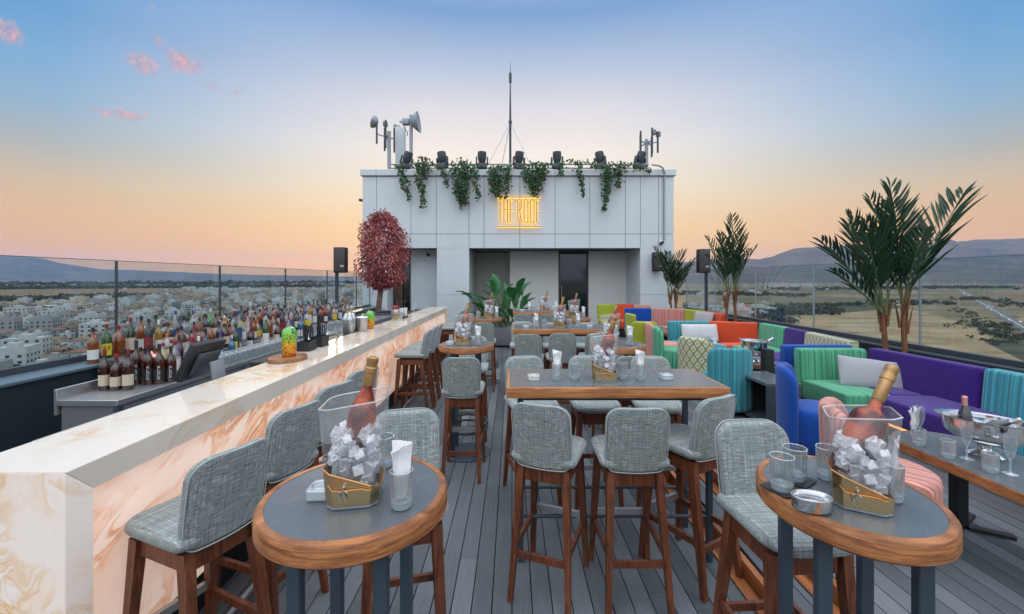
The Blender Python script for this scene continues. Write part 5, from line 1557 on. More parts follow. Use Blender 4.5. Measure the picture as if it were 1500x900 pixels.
# third booth, back to the building
s3_ = empty('booth_sofa', (0, 0, 0))
panel_back(s3_, (3.34, 10.15), (2.70, 10.15), .42, 1.0, .12, 'navy', .03)
panel_back(s3_, (4.02, 9.85), (3.35, 10.15), .42, 1.0, .12, 'pink', .03)
panel_back(s3_, (4.18, 9.25), (4.03, 9.84), .42, 1.0, .12, 'lime', .03)
panel_back(s3_, (4.22, 8.45), (4.18, 9.245), .42, 1.0, .12, 'orange', .03)
panel_back(s3_, (2.62, 9.62), (2.66, 9.15), .42, .93, .10, 'lime', .02)
seat_pad(s3_, 2.68, 3.34, 9.45, 10.05, .41, SB, 'navy'); seat_pad(s3_, 3.35, 4.0, 9.45, 9.78, .41, SB, 'pink')
seat_pad(s3_, 3.55, 4.12, 8.45, 9.44, .41, SB, 'orange', 'y')
plinth(s3_, 2.68, 4.0, 9.5, 10.1); plinth(s3_, 3.55, 4.14, 8.45, 9.45)
tag(s3_, 'farthest booth sofa in royal blue, pink, lime and orange near the palms', 'sofa')
s4_ = empty('bench_sofa', (0, 0, 0))
bz = .06
panel_back(s4_, (2.78, 11.42), (2.30, 11.42), .62, 1.02, .12, 'lime', .02); panel_back(s4_, (3.26, 11.42), (2.79, 11.42), .62, 1.03, .12, 'orange', .02); panel_back(s4_, (3.75, 11.42), (3.27, 11.42), .62, 1.0, .12, 'rose', .02)
seat_pad(s4_, 2.30, 2.78, 10.85, 11.35, .41, SB, 'lime'); seat_pad(s4_, 2.79, 3.26, 10.85, 11.35, .41, SB, 'orange'); seat_pad(s4_, 3.27, 3.75, 10.85, 11.35, .41, SB, 'rose')
plinth(s4_, 2.30, 3.75, 10.85, 11.4)
tag(s4_, 'bench sofa with lime and orange backs against the building wall', 'sofa')

def tub_b(col, wide=112):
    def f():
        o = empty('tub_armchair')
        bm = NB(); lathe(bm, [(0, .045), (.215, .045), (.232, .06), (.245, .20), (.245, .37), (.236, .405), (.21, .42), (.12, .428), (0, .43)], 40)
        uvl = bm.loops.layers.uv.verify()
        for f_ in bm.faces:
            for l in f_.loops:
                c = l.vert.co; a = math.atan2(c.x, c.y) ; l[uvl].uv = (a * .25 if c.z < .40 else c.x, c.z)
        obj('seat', bm, FAB[col], o, 50)
        bm = NB(); R_ = .262
        def xf(u, v, t):
            a = u / R_; rr = R_ - t + .03 * max(0, v) ; z = .40 + v
            z -= .10 * max(0, abs(a) - .75) ** 2 * (v > 0)
            return V((rr * math.sin(a), -rr * math.cos(a), z))
        cushion(bm, R(wide) * R_, .70, .075, [.14, .14, .03, .03], xf, 0, .034, .04); recalc(bm)
        obj('backrest', bm, FAB[col], o, 179)
        bm = NB(); lathe(bm, [(0, 0), (.20, 0), (.20, .044), (0, .044)], 32); obj('plinth', bm, M['sofa_base'], o)
        return o
    return f
GA = 'round tub armchairs in bright fabrics'
def tub(col, x, y, deg, label): return place('tub' + col, tub_b(col), (x, y, PZ), R(deg), label, 'armchair', GA)
tub('navy', 2.60, 3.60, -122, 'royal blue tub armchair beside the dark open shelf unit')
tub('pink', 2.16, 2.46, -124, 'pink striped tub armchair behind the front right table')
tub('teal', 2.44, 4.86, -10, 'teal striped tub armchair with its back to the camera')
tub('zigzag', 2.52, 5.62, -52, 'zigzag patterned tub armchair between the teal and green ones')
tub('green', 2.52, 6.62, -108, 'green striped tub armchair facing the second booth')
tub('rose', 2.60, 7.25, -100, 'dusty pink tub armchair behind the green one')
tub('lime', 2.40, 7.75, -12, 'lime green tub armchair with its back to the camera')

def low_table_b():
    o = empty('low_table'); zt = .47
    ol = rrect(.52, 1.36, .25, 10)
    bm = NB(); prism(bm, ol, zt - .05, zt, .006, 2); t_ = obj('tabletop', bm, M['rim_wood'], o, 40)
    bm = NB(); bm.faces.new([bm.verts.new((x * .955, y * .985, zt + .0015)) for x, y in ol]); obj('inlay', bm, M['laminate'], t_, 0)
    for y in (-.36, .36):
        obj('leg', W_(-.03, .03, y - .03, y + .03, .02, zt - .052), M['black_paint'], o, 0)
        bm = NB(); bar(bm, (-.2, y - .12, .01), (.2, y + .12, .01), (.05, .02)); bar(bm, (-.2, y + .12, .0105), (-.035, y + .02, .0105), (.05, .019)); bar(bm, (.035, y - .02, .0105), (.2, y - .12, .0105), (.05, .019)); obj('foot', bm, M['black_paint'], o, 0)
    return o
LT = place('low', low_table_b, (2.70, 2.20, PZ), 0, 'low oval slate topped table by the purple sofa holding the steel wine cooler', 'table', 'low lounge tables')
place('low', None, (3.02, 5.75, PZ), 0, 'low oval table in the middle booth behind the dark shelf unit', 'table', 'low lounge tables')
place('low', None, (3.0, 8.75, PZ), 0, 'low oval table in the farthest booth', 'table', 'low lounge tables')
sh = empty('shelf_unit', (2.52, 4.18, PZ))
for nm, a in (('top', (0, .34, 0, .58, .435, .465)), ('bottom', (0.001, .34, 0, .58, .03, .055)), ('side_panel', (0.002, .34, 0, .028, .056, .434)), ('side_panel', (0.002, .34, .552, .58, .056, .434)), ('back_panel', (.315, .338, .029, .551, .056, .434)), ('plinth', (.03, .31, .03, .55, 0, .029))):
    obj(nm, W_(*a, bev=.002), M['dark_grey'] if nm != 'top' else M['laminate'], sh, 0)
tag(sh, 'dark open fronted shelf unit between the teal and blue armchairs', 'shelf unit')
sh2 = empty('slatted_box', (2.86, 4.78, PZ))
for k in range(6): obj('slat', W_(0, .10, k * .016, k * .016 + .010, 0, .70), M['black_paint'], sh2, 0)
tag(sh2, 'small black slatted box between the green and blue sofa backs', 'box')
def pillow(col, loc, rot, w, h, label):
    bm = NB(); cushion(bm, w, h, .12, .012, None, pillow=True, step=.03); recalc(bm)
    for v_ in bm.verts: v_.co.z += .006 * math.sin(v_.co.x * 23 + v_.co.y * 9)
    o = obj('pillow', bm, FAB[col], smooth=179); o.location = loc; o.rotation_euler = rot
    return tag(o, label, 'pillow', 'loose pillows on the sofas')
pillow('pillow', (3.64, 4.30, .735), (R(68), R(7), R(-6)), .60, .31, 'pale grey pillow on the green striped sofa end')
pillow('white_pillow', (3.25, 7.33, .77), (R(72), 0, 0), .62, .30, 'white pillow between the teal and orange sofa backs')
pillow('pillow', (4.02, 8.9, .86), (R(72), 0, R(-70)), .5, .30, 'pale pillow leaning on the orange back of the farthest booth')
# ------------------------------------------------------------------ glassware, buckets, bottles
ir = random.Random(31)
def tumbler_b(r=.034, h=.098):
    def f():
        o = empty('tumbler')
        bm = NB(); lathe(bm, [(r * .86, .004), (r * .93, .02), (r, h), (r - .003, h), (r * .9 - .003, .024)], 28); obj('bowl', bm, M['ribbed'], o, 60)
        bm = NB(); lathe(bm, [(0, 0), (r * .82, 0), (r * .88, .004), (r * .9, .018), (0, .021)], 28); obj('foot', bm, M['heavy'], o, 50)
        bm = NB(); tube(bm, [((r - .0015) * math.cos(2 * PI * k / 28), (r - .0015) * math.sin(2 * PI * k / 28), h) for k in range(28)], .0017, 5, closed=True); obj('rim', bm, M['heavy'], o, 179)
        return o
    return f
def napkin_b():
    def mk():
        rnd = random.Random(4)
        bm = NB()
        # a folded napkin: three stacked folds standing upright
        for k, (dx_, w, h, a) in enumerate(((-.010, .048, .170, -5), (.0, .052, .182, 3), (.011, .046, .160, 9))):
            n = 8; rows = []
            for i in range(n + 1):
                z = .024 + (h - .024) * i / n
                sp_ = w * (.62 + .5 * i / n)
                row = []
                for j in range(5):
                    u = (j / 4 - .5) * sp_
                    y = dx_ * (.5 + .8 * i / n) + .006 * math.sin(j * 2.1 + k + i * .45) + .004 * math.sin(i * 1.3 + k * 2)
                    zz = z + (.020 * (j / 4 - .5) * (1 if k != 1 else -.8) if i == n else 0)
                    ca_, sa_ = math.cos(R(a)), math.sin(R(a))
                    row.append(((u * ca_ - y * sa_), (u * sa_ + y * ca_), zz))
                rows.append(row)
            fr_ = [[bm.verts.new(p) for p in row] for row in rows]
            bk = [[bm.verts.new((p[0], p[1] + .0022, p[2])) for p in row] for row in rows]
            for i in range(n):
                for j in range(4):
                    bm.faces.new((fr_[i][j], fr_[i][j + 1], fr_[i + 1][j + 1], fr_[i + 1][j])); bm.faces.new((bk[i][j + 1], bk[i][j], bk[i + 1][j], bk[i + 1][j + 1]))
                bm.faces.new((fr_[i][0], fr_[i + 1][0], bk[i + 1][0], bk[i][0])); bm.faces.new((fr_[i + 1][4], fr_[i][4], bk[i][4], bk[i + 1][4]))
            for j in range(4): bm.faces.new((fr_[n][j], fr_[n][j + 1], bk[n][j + 1], bk[n][j]))
        return obj('napkin', bm, M['napkin'], smooth=50)
    return mk
def ashtray_b(square=True):
    def f():
        bm = NB()
        if square:
            prism(bm, rrect(.075, .075, .016, 4), 0, .030, .003, 1)
        recalc(bm)
        o = empty('ashtray'); obj('body', bm, M['heavy'], o, 40)
        bm = NB(); lathe(bm, [(.024, .0305), (.027, .032), (.030, .0305)], 24); obj('rim', bm, M['chrome'], o)
        return o
    return f
def metal_ashtray_b():
    o = empty('ashtray'); sq = lambda x, y, z: (x * 1.25, y * .85)
    bm = NB(); lathe(bm, [(0, .002), (.038, .002), (.041, .006), (.041, .034), (.038, .036), (.036, .034), (.035, .012), (0, .010)], 36, squash=sq); obj('body', bm, M['mirror_steel'], o, 50)
    bm = NB(); tube(bm, [(.0395 * 1.25 * math.cos(2 * PI * k / 36), .0395 * .85 * math.sin(2 * PI * k / 36), .036) for k in range(36)], .002, 6, closed=True); obj('rim', bm, M['chrome'], o, 179)
    return o
def coaster_b():
    bm = NB(); prism(bm, rrect(.088, .088, .006, 3), 0, .003); return obj('coaster', bm, M['black_paint'], smooth=0)
def flute_b():
    o = empty('champagne_flute')
    bm = NB(); lathe(bm, [(.004, .075), (.012, .092), (.022, .125), (.026, .165), (.0215, .215)], 24); obj('bowl', bm, M['ribbed'], o)
    bm = NB(); lathe(bm, [(0, 0), (.030, .0), (.031, .002), (.008, .008), (.004, .02), (.0035, .06), (.006, .078), (0, .08)], 24); obj('stem', bm, M['heavy'], o)
    return o
def bucket_b():
    """clear tapered ice bucket with a slanted gold lower shell"""
    o = empty('ice_bucket')
    def section(s, cut=.30):
        h = s / 2; c = s * cut * .5
        return densify([(h - c, -h), (h, -h + c), (h, h - c), (h - c, h), (-h + c, h), (-h, h - c), (-h, -h + c), (-h + c, -h)][::1], .012)
    H_ = .285
    size = lambda z: .138 + .038 * z / H_
    base = section(1.0)
    N_ = len(base)
    def rim(u, v): return H_ + .018 * (u - v) * .8 + .010 * (u + v)
    def split(u, v): return .074 - .036 * u * 1.6 + .03 * abs(v) * .4
    def wall(bm, lo, hi, off, rows, uvs=True):
        uvl = bm.loops.layers.uv.verify(); R_ = []
        per = 0; us = [0]
        for i in range(N_):
            q = base[(i + 1) % N_]; per += math.hypot(q[0] - base[i][0], q[1] - base[i][1]) * .165; us.append(per)
        for r in range(rows + 1):
            f = r / rows; row = []
            for (u, v) in base:
                z = lo(u, v) + (hi(u, v) - lo(u, v)) * f; s = size(z) + off
                row.append(bm.verts.new((u * s, v * s, z)))
            R_.append(row)
        for r in range(rows):
            for i in range(N_):
                j = (i + 1) % N_
                f_ = bm.faces.new((R_[r][i], R_[r][j], R_[r + 1][j], R_[r + 1][i]))
                for l, uu in zip(f_.loops, (us[i], us[i + 1], us[i + 1], us[i])): l[uvl].uv = (uu, l.vert.co.z)
        return R_
    mid_ = lambda u, v: .185
    bm = NB(); wall(bm, split, mid_, 0, 4); obj('clear_wall', bm, M['acrylic'], o, 20)
    bm = NB(); wall(bm, mid_, rim, 0, 4); obj('net_band', bm, M['net'], o, 20)
    bm = NB()
    for off in (.0025, -.003):
        w_ = wall(bm, lambda u, v: .008, split, off, 3)
    obj('gold_shell', bm, M['gold'], o, 20)
    bm = NB(); pts = [(u * (size(split(u, v)) + .004), v * (size(split(u, v)) + .004), split(u, v)) for u, v in base]; tube(bm, pts, .0022, 6, closed=True); obj('gilt_edge', bm, M['gold_line'], o)
    bm = NB(); prism(bm, [(u * .138, v * .138) for u, v in base], .0, .0075); obj('base', bm, M['heavy'], o, 20)
    bm = NB(); pts = [(u * size(rim(u, v)), v * size(rim(u, v)), rim(u, v)) for u, v in base]; tube(bm, pts, .0022, 6, closed=True); obj('rim', bm, M['heavy'], o)
    # the small pale emblem and the gilt swoosh on the front of the shell
    y = -.5 * size(.05) - .006
    bm = NB()
    sw = [(-.060, .072), (-.048, .056), (-.030, .054), (.0, .055), (.030, .056), (.046, .050), (.054, .050)]
    tube(bm, [(x, y - .0005 - (.0 if abs(x) < .05 else -.004), z) for x, z in sw], .0017, 6); obj('gilt_line', bm, M['gold_line'], o)
    bm = NB()
    for seg in (((-.018, .062), (-.019, .047)), ((-.019, .047), (-.030, .026)), ((-.019, .047), (-.012, .024)), ((-.021, .057), (-.031, .049)), ((-.015, .056), (-.008, .050)), ((-.031, .049), (-.027, .022))):
        tube(bm, [(x, y - .004, z) for x, z in seg], .0016, 5)
    lathe(bm, [(0, -.004), (.004, 0), (0, .004)], 8, Matrix.Translation((-.017, y - .004, .068)))
    obj('emblem', bm, M['chrome'], o)
    return o
def ice_b():
    rnd = random.Random(12); bm = NB()
    # packed lower body of half melted ice, then loose cubes on and around it
    n = 12; h0 = .053; rows = []
    for (k, z) in ((.94, .012), (.97, .05), (1.0, .10), (.96, .15)):
        ring = []
        for i in range(4 * n):
            s_, q = divmod(i, n); f = q / n * 2 - 1
            x, y = ((f, -1), (1, f), (-f, 1), (-1, -f))[s_]
            m_ = (abs(x) * abs(y)) ** 3
            r = h0 * k * (1 - .26 * m_) + rnd.uniform(-.003, .003)
            ring.append(bm.verts.new((x * r, y * r, z + rnd.uniform(-.008, .008))))
        rows.append(ring)
    for A, B in zip(rows, rows[1:]):
        for i in range(4 * n): bm.faces.new((A[i], A[(i + 1) % (4 * n)], B[(i + 1) % (4 * n)], B[i]))
    bm.faces.new(rows[0][::-1]); bm.faces.new(rows[-1])
    for i in range(85):
        if i < 50: z = rnd.uniform(.14, .198); x, y = rnd.uniform(-.054, .054), rnd.uniform(-.054, .054)
        else:
            z = rnd.uniform(.06, .165); x, y = rnd.choice((((-.049, .049)[rnd.random() < .5], rnd.uniform(-.05, .05)), (rnd.uniform(-.05, .05), (-.049, .049)[rnd.random() < .5])))
        s = rnd.uniform(.022, .031)
        vv = box(bm, -s / 2, s / 2, -s / 2, s / 2, -s * .45, s * .45, .0015, 1)
        bmesh.ops.transform(bm, matrix=Matrix.Translation((x, y, z)) @ Euler((rnd.random() * 3, rnd.random() * 3, rnd.random() * 3)).to_matrix().to_4x4(), verts=vv)
    return obj('ice', bm, M['ice'], smooth=0)
def wine_b(broad=False):
    def f():
        o = empty('wine_bottle'); k = 1.12 if broad else 1.0
        prof = [(0, .002), (.036 * k, .0), (.040 * k, .006), (.041 * k, .03), (.042 * k, .17)] + ([(.039 * k, .19), (.020, .208), (.0155, .215)] if broad else [(.038, .195), (.026, .225), (.0165, .25)]) + [(.0145, .285), (.0145, .31)]
        bm = NB(); lathe(bm, prof, 28); b = obj('glass', bm, M['bottle_clear'], o, 60)
        lq = [(0, .006)] + [(r * .94, z + .003) for r, z in prof[1:] if z < .18] + ([(.036 * k, .188), (.020, .204), (.0145, .212), (.0135, .233), (0, .234)] if broad else [(.036, .196), (.0245, .226), (.0155, .249), (.0138, .26), (0, .261)])
        bm = NB(); lathe(bm, lq, 28); obj('wine', bm, M['rose'], o, 60)
        z0 = .262 if not broad else .235
        bm = NB(); lathe(bm, [(.0150, z0), (.0165, z0 + .002), (.0160, .300), (.0185, .302), (.0185, .316), (.0165, .318), (.0165, .330), (.0175, .332), (.0175, .345), (.012, .347), (.012, .345), (0, .345)], 24); obj('foil', bm, M['foil'], o, 40)
        return o
    return f
ICE = lambda loc, rz, label: tag(place('ice', ice_b, loc, rz), label, None, 'ice in the clear buckets', 'stuff')
def bucket(x, y, z, deg, where, tilt=(10, 0), broad=False):
    place('bucket', bucket_b, (x, y, z), R(deg), f'clear and gold ice bucket with bottle {where}', 'ice bucket', 'clear and gold ice buckets', scale=.9 if broad else 1)
    ICE((x, y, z), R(deg), f'ice cubes filling the bucket {where}').scale = (.9, .9, .9) if broad else (1, 1, 1)
    tx, ty = R(tilt[0]), R(tilt[1])
    dz_ = .345 * math.cos(tx) 
    rot = Euler((-ty, tx, 0)); v_ = rot.to_matrix() @ V((0, 0, 1))
    c = V((x - (.034 if broad else .018), y + .012, z + (.075 if broad else .06)))
    place('wineb' if broad else 'wine', wine_b(broad), c, 0, f'rose wine bottle with tan foil leaning in the bucket {where}', 'bottle', 'rose bottles in the ice buckets', rot=tuple(rot))
T1 = TZ + .002
glass_n = [0]
def tumbler(x, y, z, label): place('tumbler', tumbler_b(), (x, y, z), ir.random() * 6, label, 'glass', 'ribbed tumblers')
def napglass(x, y, z, where, deg=0):
    place('tumblern', tumbler_b(.032, .100), (x, y, z), 0, f'ribbed tumbler holding a white napkin {where}', 'glass', 'tumblers holding napkins')
    place('napkin', napkin_b(), (x, y, z), R(deg), f'white folded napkin standing in a tumbler {where}', 'napkin', 'napkins in the tumblers')
def ashtray(x, y, z, label): place('ash', ashtray_b(), (x, y, z), ir.random() * .3, label, 'ashtray', 'glass ashtrays')
W1 = 'on the front left round table'
bucket(-.455, 1.235, T1, 10, W1, (10, 2))
tumbler(-.435, 1.44, T1, 'ribbed tumbler behind the bucket ' + W1)
napglass(-.308, 1.18, T1, W1, 30)
ashtray(-.555, 1.24, T1, 'square glass ashtray left of the bucket ' + W1)
W2 = 'on the front right round table'
bucket(.985, 1.20, T1, -30, W2, (29, 5), True)
place('coaster', coaster_b, (.815, 1.275, T1), R(20), 'black square coaster under the nearer tumbler ' + W2, 'coaster', 'black coasters')
place('coaster', None, (.895, 1.335, T1), R(35), 'black square coaster under the farther tumbler ' + W2, 'coaster', 'black coasters')
tumbler(.810, 1.27, T1 + .0035, 'ribbed tumbler on coaster, left one ' + W2); tumbler(.892, 1.335, T1 + .0035, 'ribbed tumbler on coaster, right one ' + W2)
place('mash', metal_ashtray_b, (.825, 1.165, T1), R(-6), 'oval polished metal ashtray ' + W2, 'ashtray')
tumbler(1.005, 1.345, T1, 'ribbed tumbler half hidden behind the bucket ' + W2)
napglass(1.09, 1.22, T1, W2, 50)
W3 = 'on the nearest long table'
def row(ty, tx, w, seed):
    rr = random.Random(seed); j = lambda: rr.uniform(-.012, .012)
    ashtray(tx + .175 + j(), ty + .20, T1, f'square glass ashtray at the left end {w}'); napglass(tx + .315 + j(), ty + .20, T1, f'left of the bucket {w}', rr.uniform(-20, 20))
    tumbler(tx + .425 + j(), ty + .21, T1, f'empty ribbed tumbler left of the bucket {w}')
    bucket(tx + .610 + j(), ty + .20, T1, rr.uniform(-15, 15), w, (14, rr.uniform(-4, 4)))
    tumbler(tx + .730 + j(), ty + .23, T1, f'empty ribbed tumbler right of the bucket {w}'); napglass(tx + .845 + j(), ty + .20, T1, f'right of the bucket {w}', rr.uniform(-20, 20))
    ashtray(tx + 1.00 + j(), ty + .22, T1, f'square glass ashtray at the right end {w}')
row(2.468, -.032, W3, 3); row(5.32, .012, 'on the middle long table', 4); row(8.17, .02, 'on the farthest long table', 5)
W4 = 'on the second left round table'
bucket(-.475, 4.12, T1, -8, W4, (12, 4)); napglass(-.325, 4.06, T1, W4); ashtray(-.60, 4.1, T1, 'glass ashtray left of the bucket ' + W4)
W5 = 'on the farthest left round table'
bucket(-.38, 6.98, T1, 6, W5, (12, 0)); napglass(-.25, 6.92, T1, W5); tumbler(-.55, 6.95, T1, 'tumbler left of the bucket ' + W5)
W6 = 'on the second right round table'
bucket(.955, 4.12, T1, -6, W6, (16, 3)); napglass(1.13, 4.06, T1, W6); tumbler(.90, 4.3, T1, 'tumbler ' + W6)
W7 = 'on the farthest right round table'
bucket(1.02, 6.98, T1, 6, W7, (12, 0)); napglass(1.17, 6.93, T1, W7)

# low table by the purple sofa
LZ = PZ + .472
def cooler_b(k=1.0):
    def f():
        o = empty('wine_cooler'); sq = lambda x, y, z: (x * (.62 if z > .075 else .75), y)
        bm = NB(); lathe(bm, [(0, .085), (.08, .088), (.15, .11), (.195, .15), (.205, .20), (.212, .235), (.238, .245), (.240, .249), (.208, .243), (.198, .20), (.185, .15), (.14, .118), (0, .105)], 48, squash=sq); obj('bowl', bm, M['mirror_steel'], o, 50)
        bm = NB(); lathe(bm, [(0, 0), (.088, 0), (.092, .008), (.075, .02), (.04, .04), (.034, .06), (.05, .078), (.07, .0845), (0, .0846)], 40, squash=sq); obj('foot', bm, M['mirror_steel'], o, 40)
        bm = NB()
        rnd = random.Random(8)
        for _ in range(46):
            a = rnd.random() * 6.28; q = .16 * rnd.random() ** .5; s = rnd.uniform(.022, .03)
            vv = box(bm, -s / 2, s / 2, -s / 2, s / 2, -s / 2, s / 2, .003, 1)
            bmesh.ops.transform(bm, matrix=Matrix.Translation((q * .58 * math.cos(a), q * math.sin(a), .185 + rnd.uniform(0, .025))) @ Euler((rnd.random() * 3, rnd.random() * 3, 0)).to_matrix().to_4x4(), verts=vv)
        q_ = obj('ice', bm, M['ice'], o, 0); q_['kind'] = 'stuff'
        return o
    return f
def champ_b(foil):
    def f():
        o = empty('champagne_bottle')
        prof = [(0, 0), (.040, 0), (.043, .008), (.043, .14), (.038, .175), (.022, .215), (.016, .245), (.0145, .28), (.0165, .285), (.0165, .295), (0, .296)]
        bm = NB(); lathe(bm, prof, 24); obj('glass', bm, LIQ['black'], o, 60)
        bm = NB(); lathe(bm, [(.0185, .232), (.0180, .282), (.0195, .285), (.0195, .300), (.014, .308), (0, .309)], 20); obj('foil', bm, M[foil], o, 50)
        return o
    return f
CX, CYY = 2.75, 2.46
place('cooler', cooler_b(), (CX, CYY, LZ), R(41), 'large oval polished steel wine cooler on the low table', 'wine cooler', scale=.88)
place('champ_p', champ_b('foil_pink'), (CX - .05, CYY + .06, LZ + .10), 0, 'dark champagne bottle with pink foil standing in the steel cooler', 'bottle', rot=(R(-6), R(5), 0), scale=.74)
place('champ_s', champ_b('chrome'), (CX - .03, CYY + .02, LZ + .135), 0, 'champagne bottle with silver foil lying in the steel cooler', 'bottle', rot=tuple(V((.72, -.62, .60)).to_track_quat('Z', 'Y').to_euler()), scale=.66)
WL = 'on the low table by the purple sofa'
tumbler(2.52, 2.62, LZ, 'ribbed tumbler behind the others ' + WL); tumbler(2.515, 2.44, LZ, 'ribbed tumbler between the two flutes ' + WL); tumbler(2.555, 2.26, LZ, 'ribbed tumbler nearest the camera ' + WL)
GF = 'champagne flutes on the low table'
place('flute', flute_b, (2.60, 2.42, LZ), 0, 'champagne flute left of the steel cooler', 'glass', GF); place('flute', None, (2.625, 2.23, LZ), 0, 'champagne flute in front of the steel cooler', 'glass', GF)
place('flute', None, (2.62, 2.72, LZ), 0, 'champagne flute with a napkin at the far end of the low table', 'glass', GF)
place('napkin', None, (2.585, 2.72, LZ), R(25), 'white napkin standing by the flute at the low table far end', 'napkin', 'napkins in the tumblers', scale=(1.0, 1.0, 1.15))
dish = empty('nut_dish', (2.60, 1.98, LZ))
bm = NB(); prism(bm, rrect(.10, .10, .01, 3), 0, .035, .003, 1); obj('dish', bm, M['dark_grey'], dish, 30)
bm = NB()
for k in range(12): lathe(bm, [(0, 0), (.010, .006), (.010, .012), (0, .018)], 8, Matrix.Translation((ir.uniform(-.035, .035), ir.uniform(-.035, .035), .030)))
obj('ice', bm, M['ice'], dish)
tag(dish, 'small dark dish of ice at the right edge of the low table', 'dish')
# middle booth
place('bowlr', cooler_b(), (3.02, 5.28, PZ + .472), R(20), 'steel wine cooler on the low table behind the shelf unit', 'wine cooler', scale=(.82, .82, 1.05))
place('champ_b', champ_b('black_paint') if False else champ_b('chrome'), (3.0, 5.28, PZ + .60), 0, 'dark bottle leaning out of the cooler behind the shelf unit', 'bottle', rot=(0, R(58), 0))
napglass(2.92, 6.1, PZ + .472, 'on the middle low table', 10); tumbler(2.98, 5.95, PZ + .472, 'tumbler on the middle low table by the napkin')
place('flute', None, (2.80, 6.05, PZ + .472), 0, 'champagne flute on the middle low table', 'glass', GF)
# ------------------------------------------------------------------ the back bar bottles
br = random.Random(77)
SHAPE = {
 'round': ([(0, 0), (.038, 0), (.040, .006), (.040, .155), (.037, .172), (.029, .188), (.016, .205), (.0118, .225), (.0115, .268)], .268, .030, .105, .0405),
 'tall': ([(0, 0), (.036, 0), (.038, .006), (.038, .185), (.030, .215), (.0135, .245), (.0118, .305)], .30, .045, .145, .0385),
 'square': ([(0, 0), (.042, 0), (.044, .006), (.044, .16), (.040, .178), (.018, .2), (.0125, .21), (.012, .255)], .25, .030, .13, .0445),
 'wide': ([(0, 0), (.046, 0), (.049, .01), (.050, .12), (.046, .155), (.030, .185), (.014, .198), (.0125, .245)], .24, .035, .115, .0505),
 'slim': ([(0, 0), (.031, 0), (.033, .006), (.033, .20), (.028, .222), (.0125, .25), (.0112, .31)], .31, .05, .16, .0335),
 'oval': ([(0, 0), (.040, 0), (.046, .02), (.050, .08), (.047, .15), (.034, .195), (.014, .215), (.012, .26)], .255, .04, .12, .0505),
}
def bottle_b(shape, liq, lab, cap, text=None):
    def f():
        prof, H_, l0, l1, lr_ = SHAPE[shape]
        o = empty('liquor_bottle')
        n = 20
        sq = None
        if shape == 'square':
            def sq(x, y, z):
                if z > .19: return x, y
                r = math.hypot(x, y); a = math.atan2(y, x); k = 1 / max(abs(math.cos(a)), abs(math.sin(a))) ** .75
                return x * k * .86, y * k * .86
        if shape == 'oval': sq = lambda x, y, z: (x, y * (.62 if z < .2 else 1))
        bm = NB(); lathe(bm, prof, n, squash=sq); obj('glass', bm, LIQ[liq], o, 55)
        if lab:
            bm = NB(); A = 1.15
            rows = []
            for k in range(9):
                a = -PI / 2 + A * (k / 8 * 2 - 1); x, y = (lr_ + .0008) * math.cos(a), (lr_ + .0008) * math.sin(a)
                if sq: x, y = sq(x, y, .1); x *= 1.012; y *= 1.02
                rows.append((bm.verts.new((x, y, l0)), bm.verts.new((x, y, l1))))
            for a, b in zip(rows, rows[1:]): bm.faces.new((a[0], b[0], b[1], a[1]))
            lb = obj('label', bm, LAB[lab], o, 179)
            if text:
                bm = NB()
                for (x0, x1, z0, z1) in text[1]:
                    yy = lambda x: -math.sqrt(max(0, (lr_ + .0022) ** 2 - x * x))
                    quad(bm, (x0, yy(x0), z0), (x1, yy(x1), z0), (x1, yy(x1), z1), (x0, yy(x0), z1))
                obj('print', bm, LAB[text[0]], lb, 0)
        r_ = prof[-1][0] + .0012
        bm = NB(); lathe(bm, [(r_ - .003, H_ - .026), (r_, H_ - .025), (r_, H_ + .006), (r_ - .003, H_ + .009), (0, H_ + .009)], 16); obj('cap', bm, LAB[cap], o, 40)
        return o
    return f
# lettering strokes: initials on the yellow label, a column of capitals on the black labels
def seg_text(chars, w, h, x0, z0, step, vertical=False, t=.0032):
    out = []; x, z = x0, z0
    for ch in chars:
        for (a, b, c, d) in {'J': [(.55, 1, .0, 1), (0, .55, 0, .2), (0, .25, 0, .45)], '&': [(0, .3, 0, .5), (.2, .5, .5, 1), (.5, .9, 0, .25)], 'B': [(0, .3, 0, 1), (.3, .9, .82, 1), (.3, .8, .42, .58), (.3, .9, 0, .18), (.75, 1, .1, .48), (.7, .95, .52, .9)],
                             'L': [(0, .3, 0, 1), (.3, 1, 0, .2)], 'A': [(0, .28, 0, 1), (.72, 1, 0, 1), (.28, .72, .8, 1), (.28, .72, .4, .55)], 'C': [(0, .3, 0, 1), (.3, 1, .8, 1), (.3, 1, 0, .2)], 'K': [(0, .3, 0, 1), (.3, .6, .4, .65), (.6, .95, .6, 1), (.6, .95, 0, .42)]}[ch]:
            out.append((x + a * w, x + b * w, z + c * h, z + d * h))
        if vertical: z -= step
        else: x += step
    return out
JB = ('red', seg_text('J&B', .013, .030, -.024, .095, .0165))
BLK = ('silver', seg_text('BLACK', .018, .015, -.009, .112, .0195, True))
NUM = ['first', 'second', 'third', 'fourth', 'fifth', 'sixth', 'seventh', 'eighth', 'ninth', 'tenth', 'eleventh', 'twelfth', 'thirteenth', 'fourteenth', 'fifteenth', 'sixteenth', 'seventeenth', 'eighteenth', 'nineteenth', 'twentieth', 'twenty first', 'twenty second', 'twenty third', 'twenty fourth', 'twenty fifth', 'twenty sixth', 'twenty seventh', 'twenty eighth', 'twenty ninth', 'thirtieth', 'thirty first', 'thirty second', 'thirty third', 'thirty fourth', 'thirty fifth', 'thirty sixth', 'thirty seventh', 'thirty eighth', 'thirty ninth', 'fortieth']
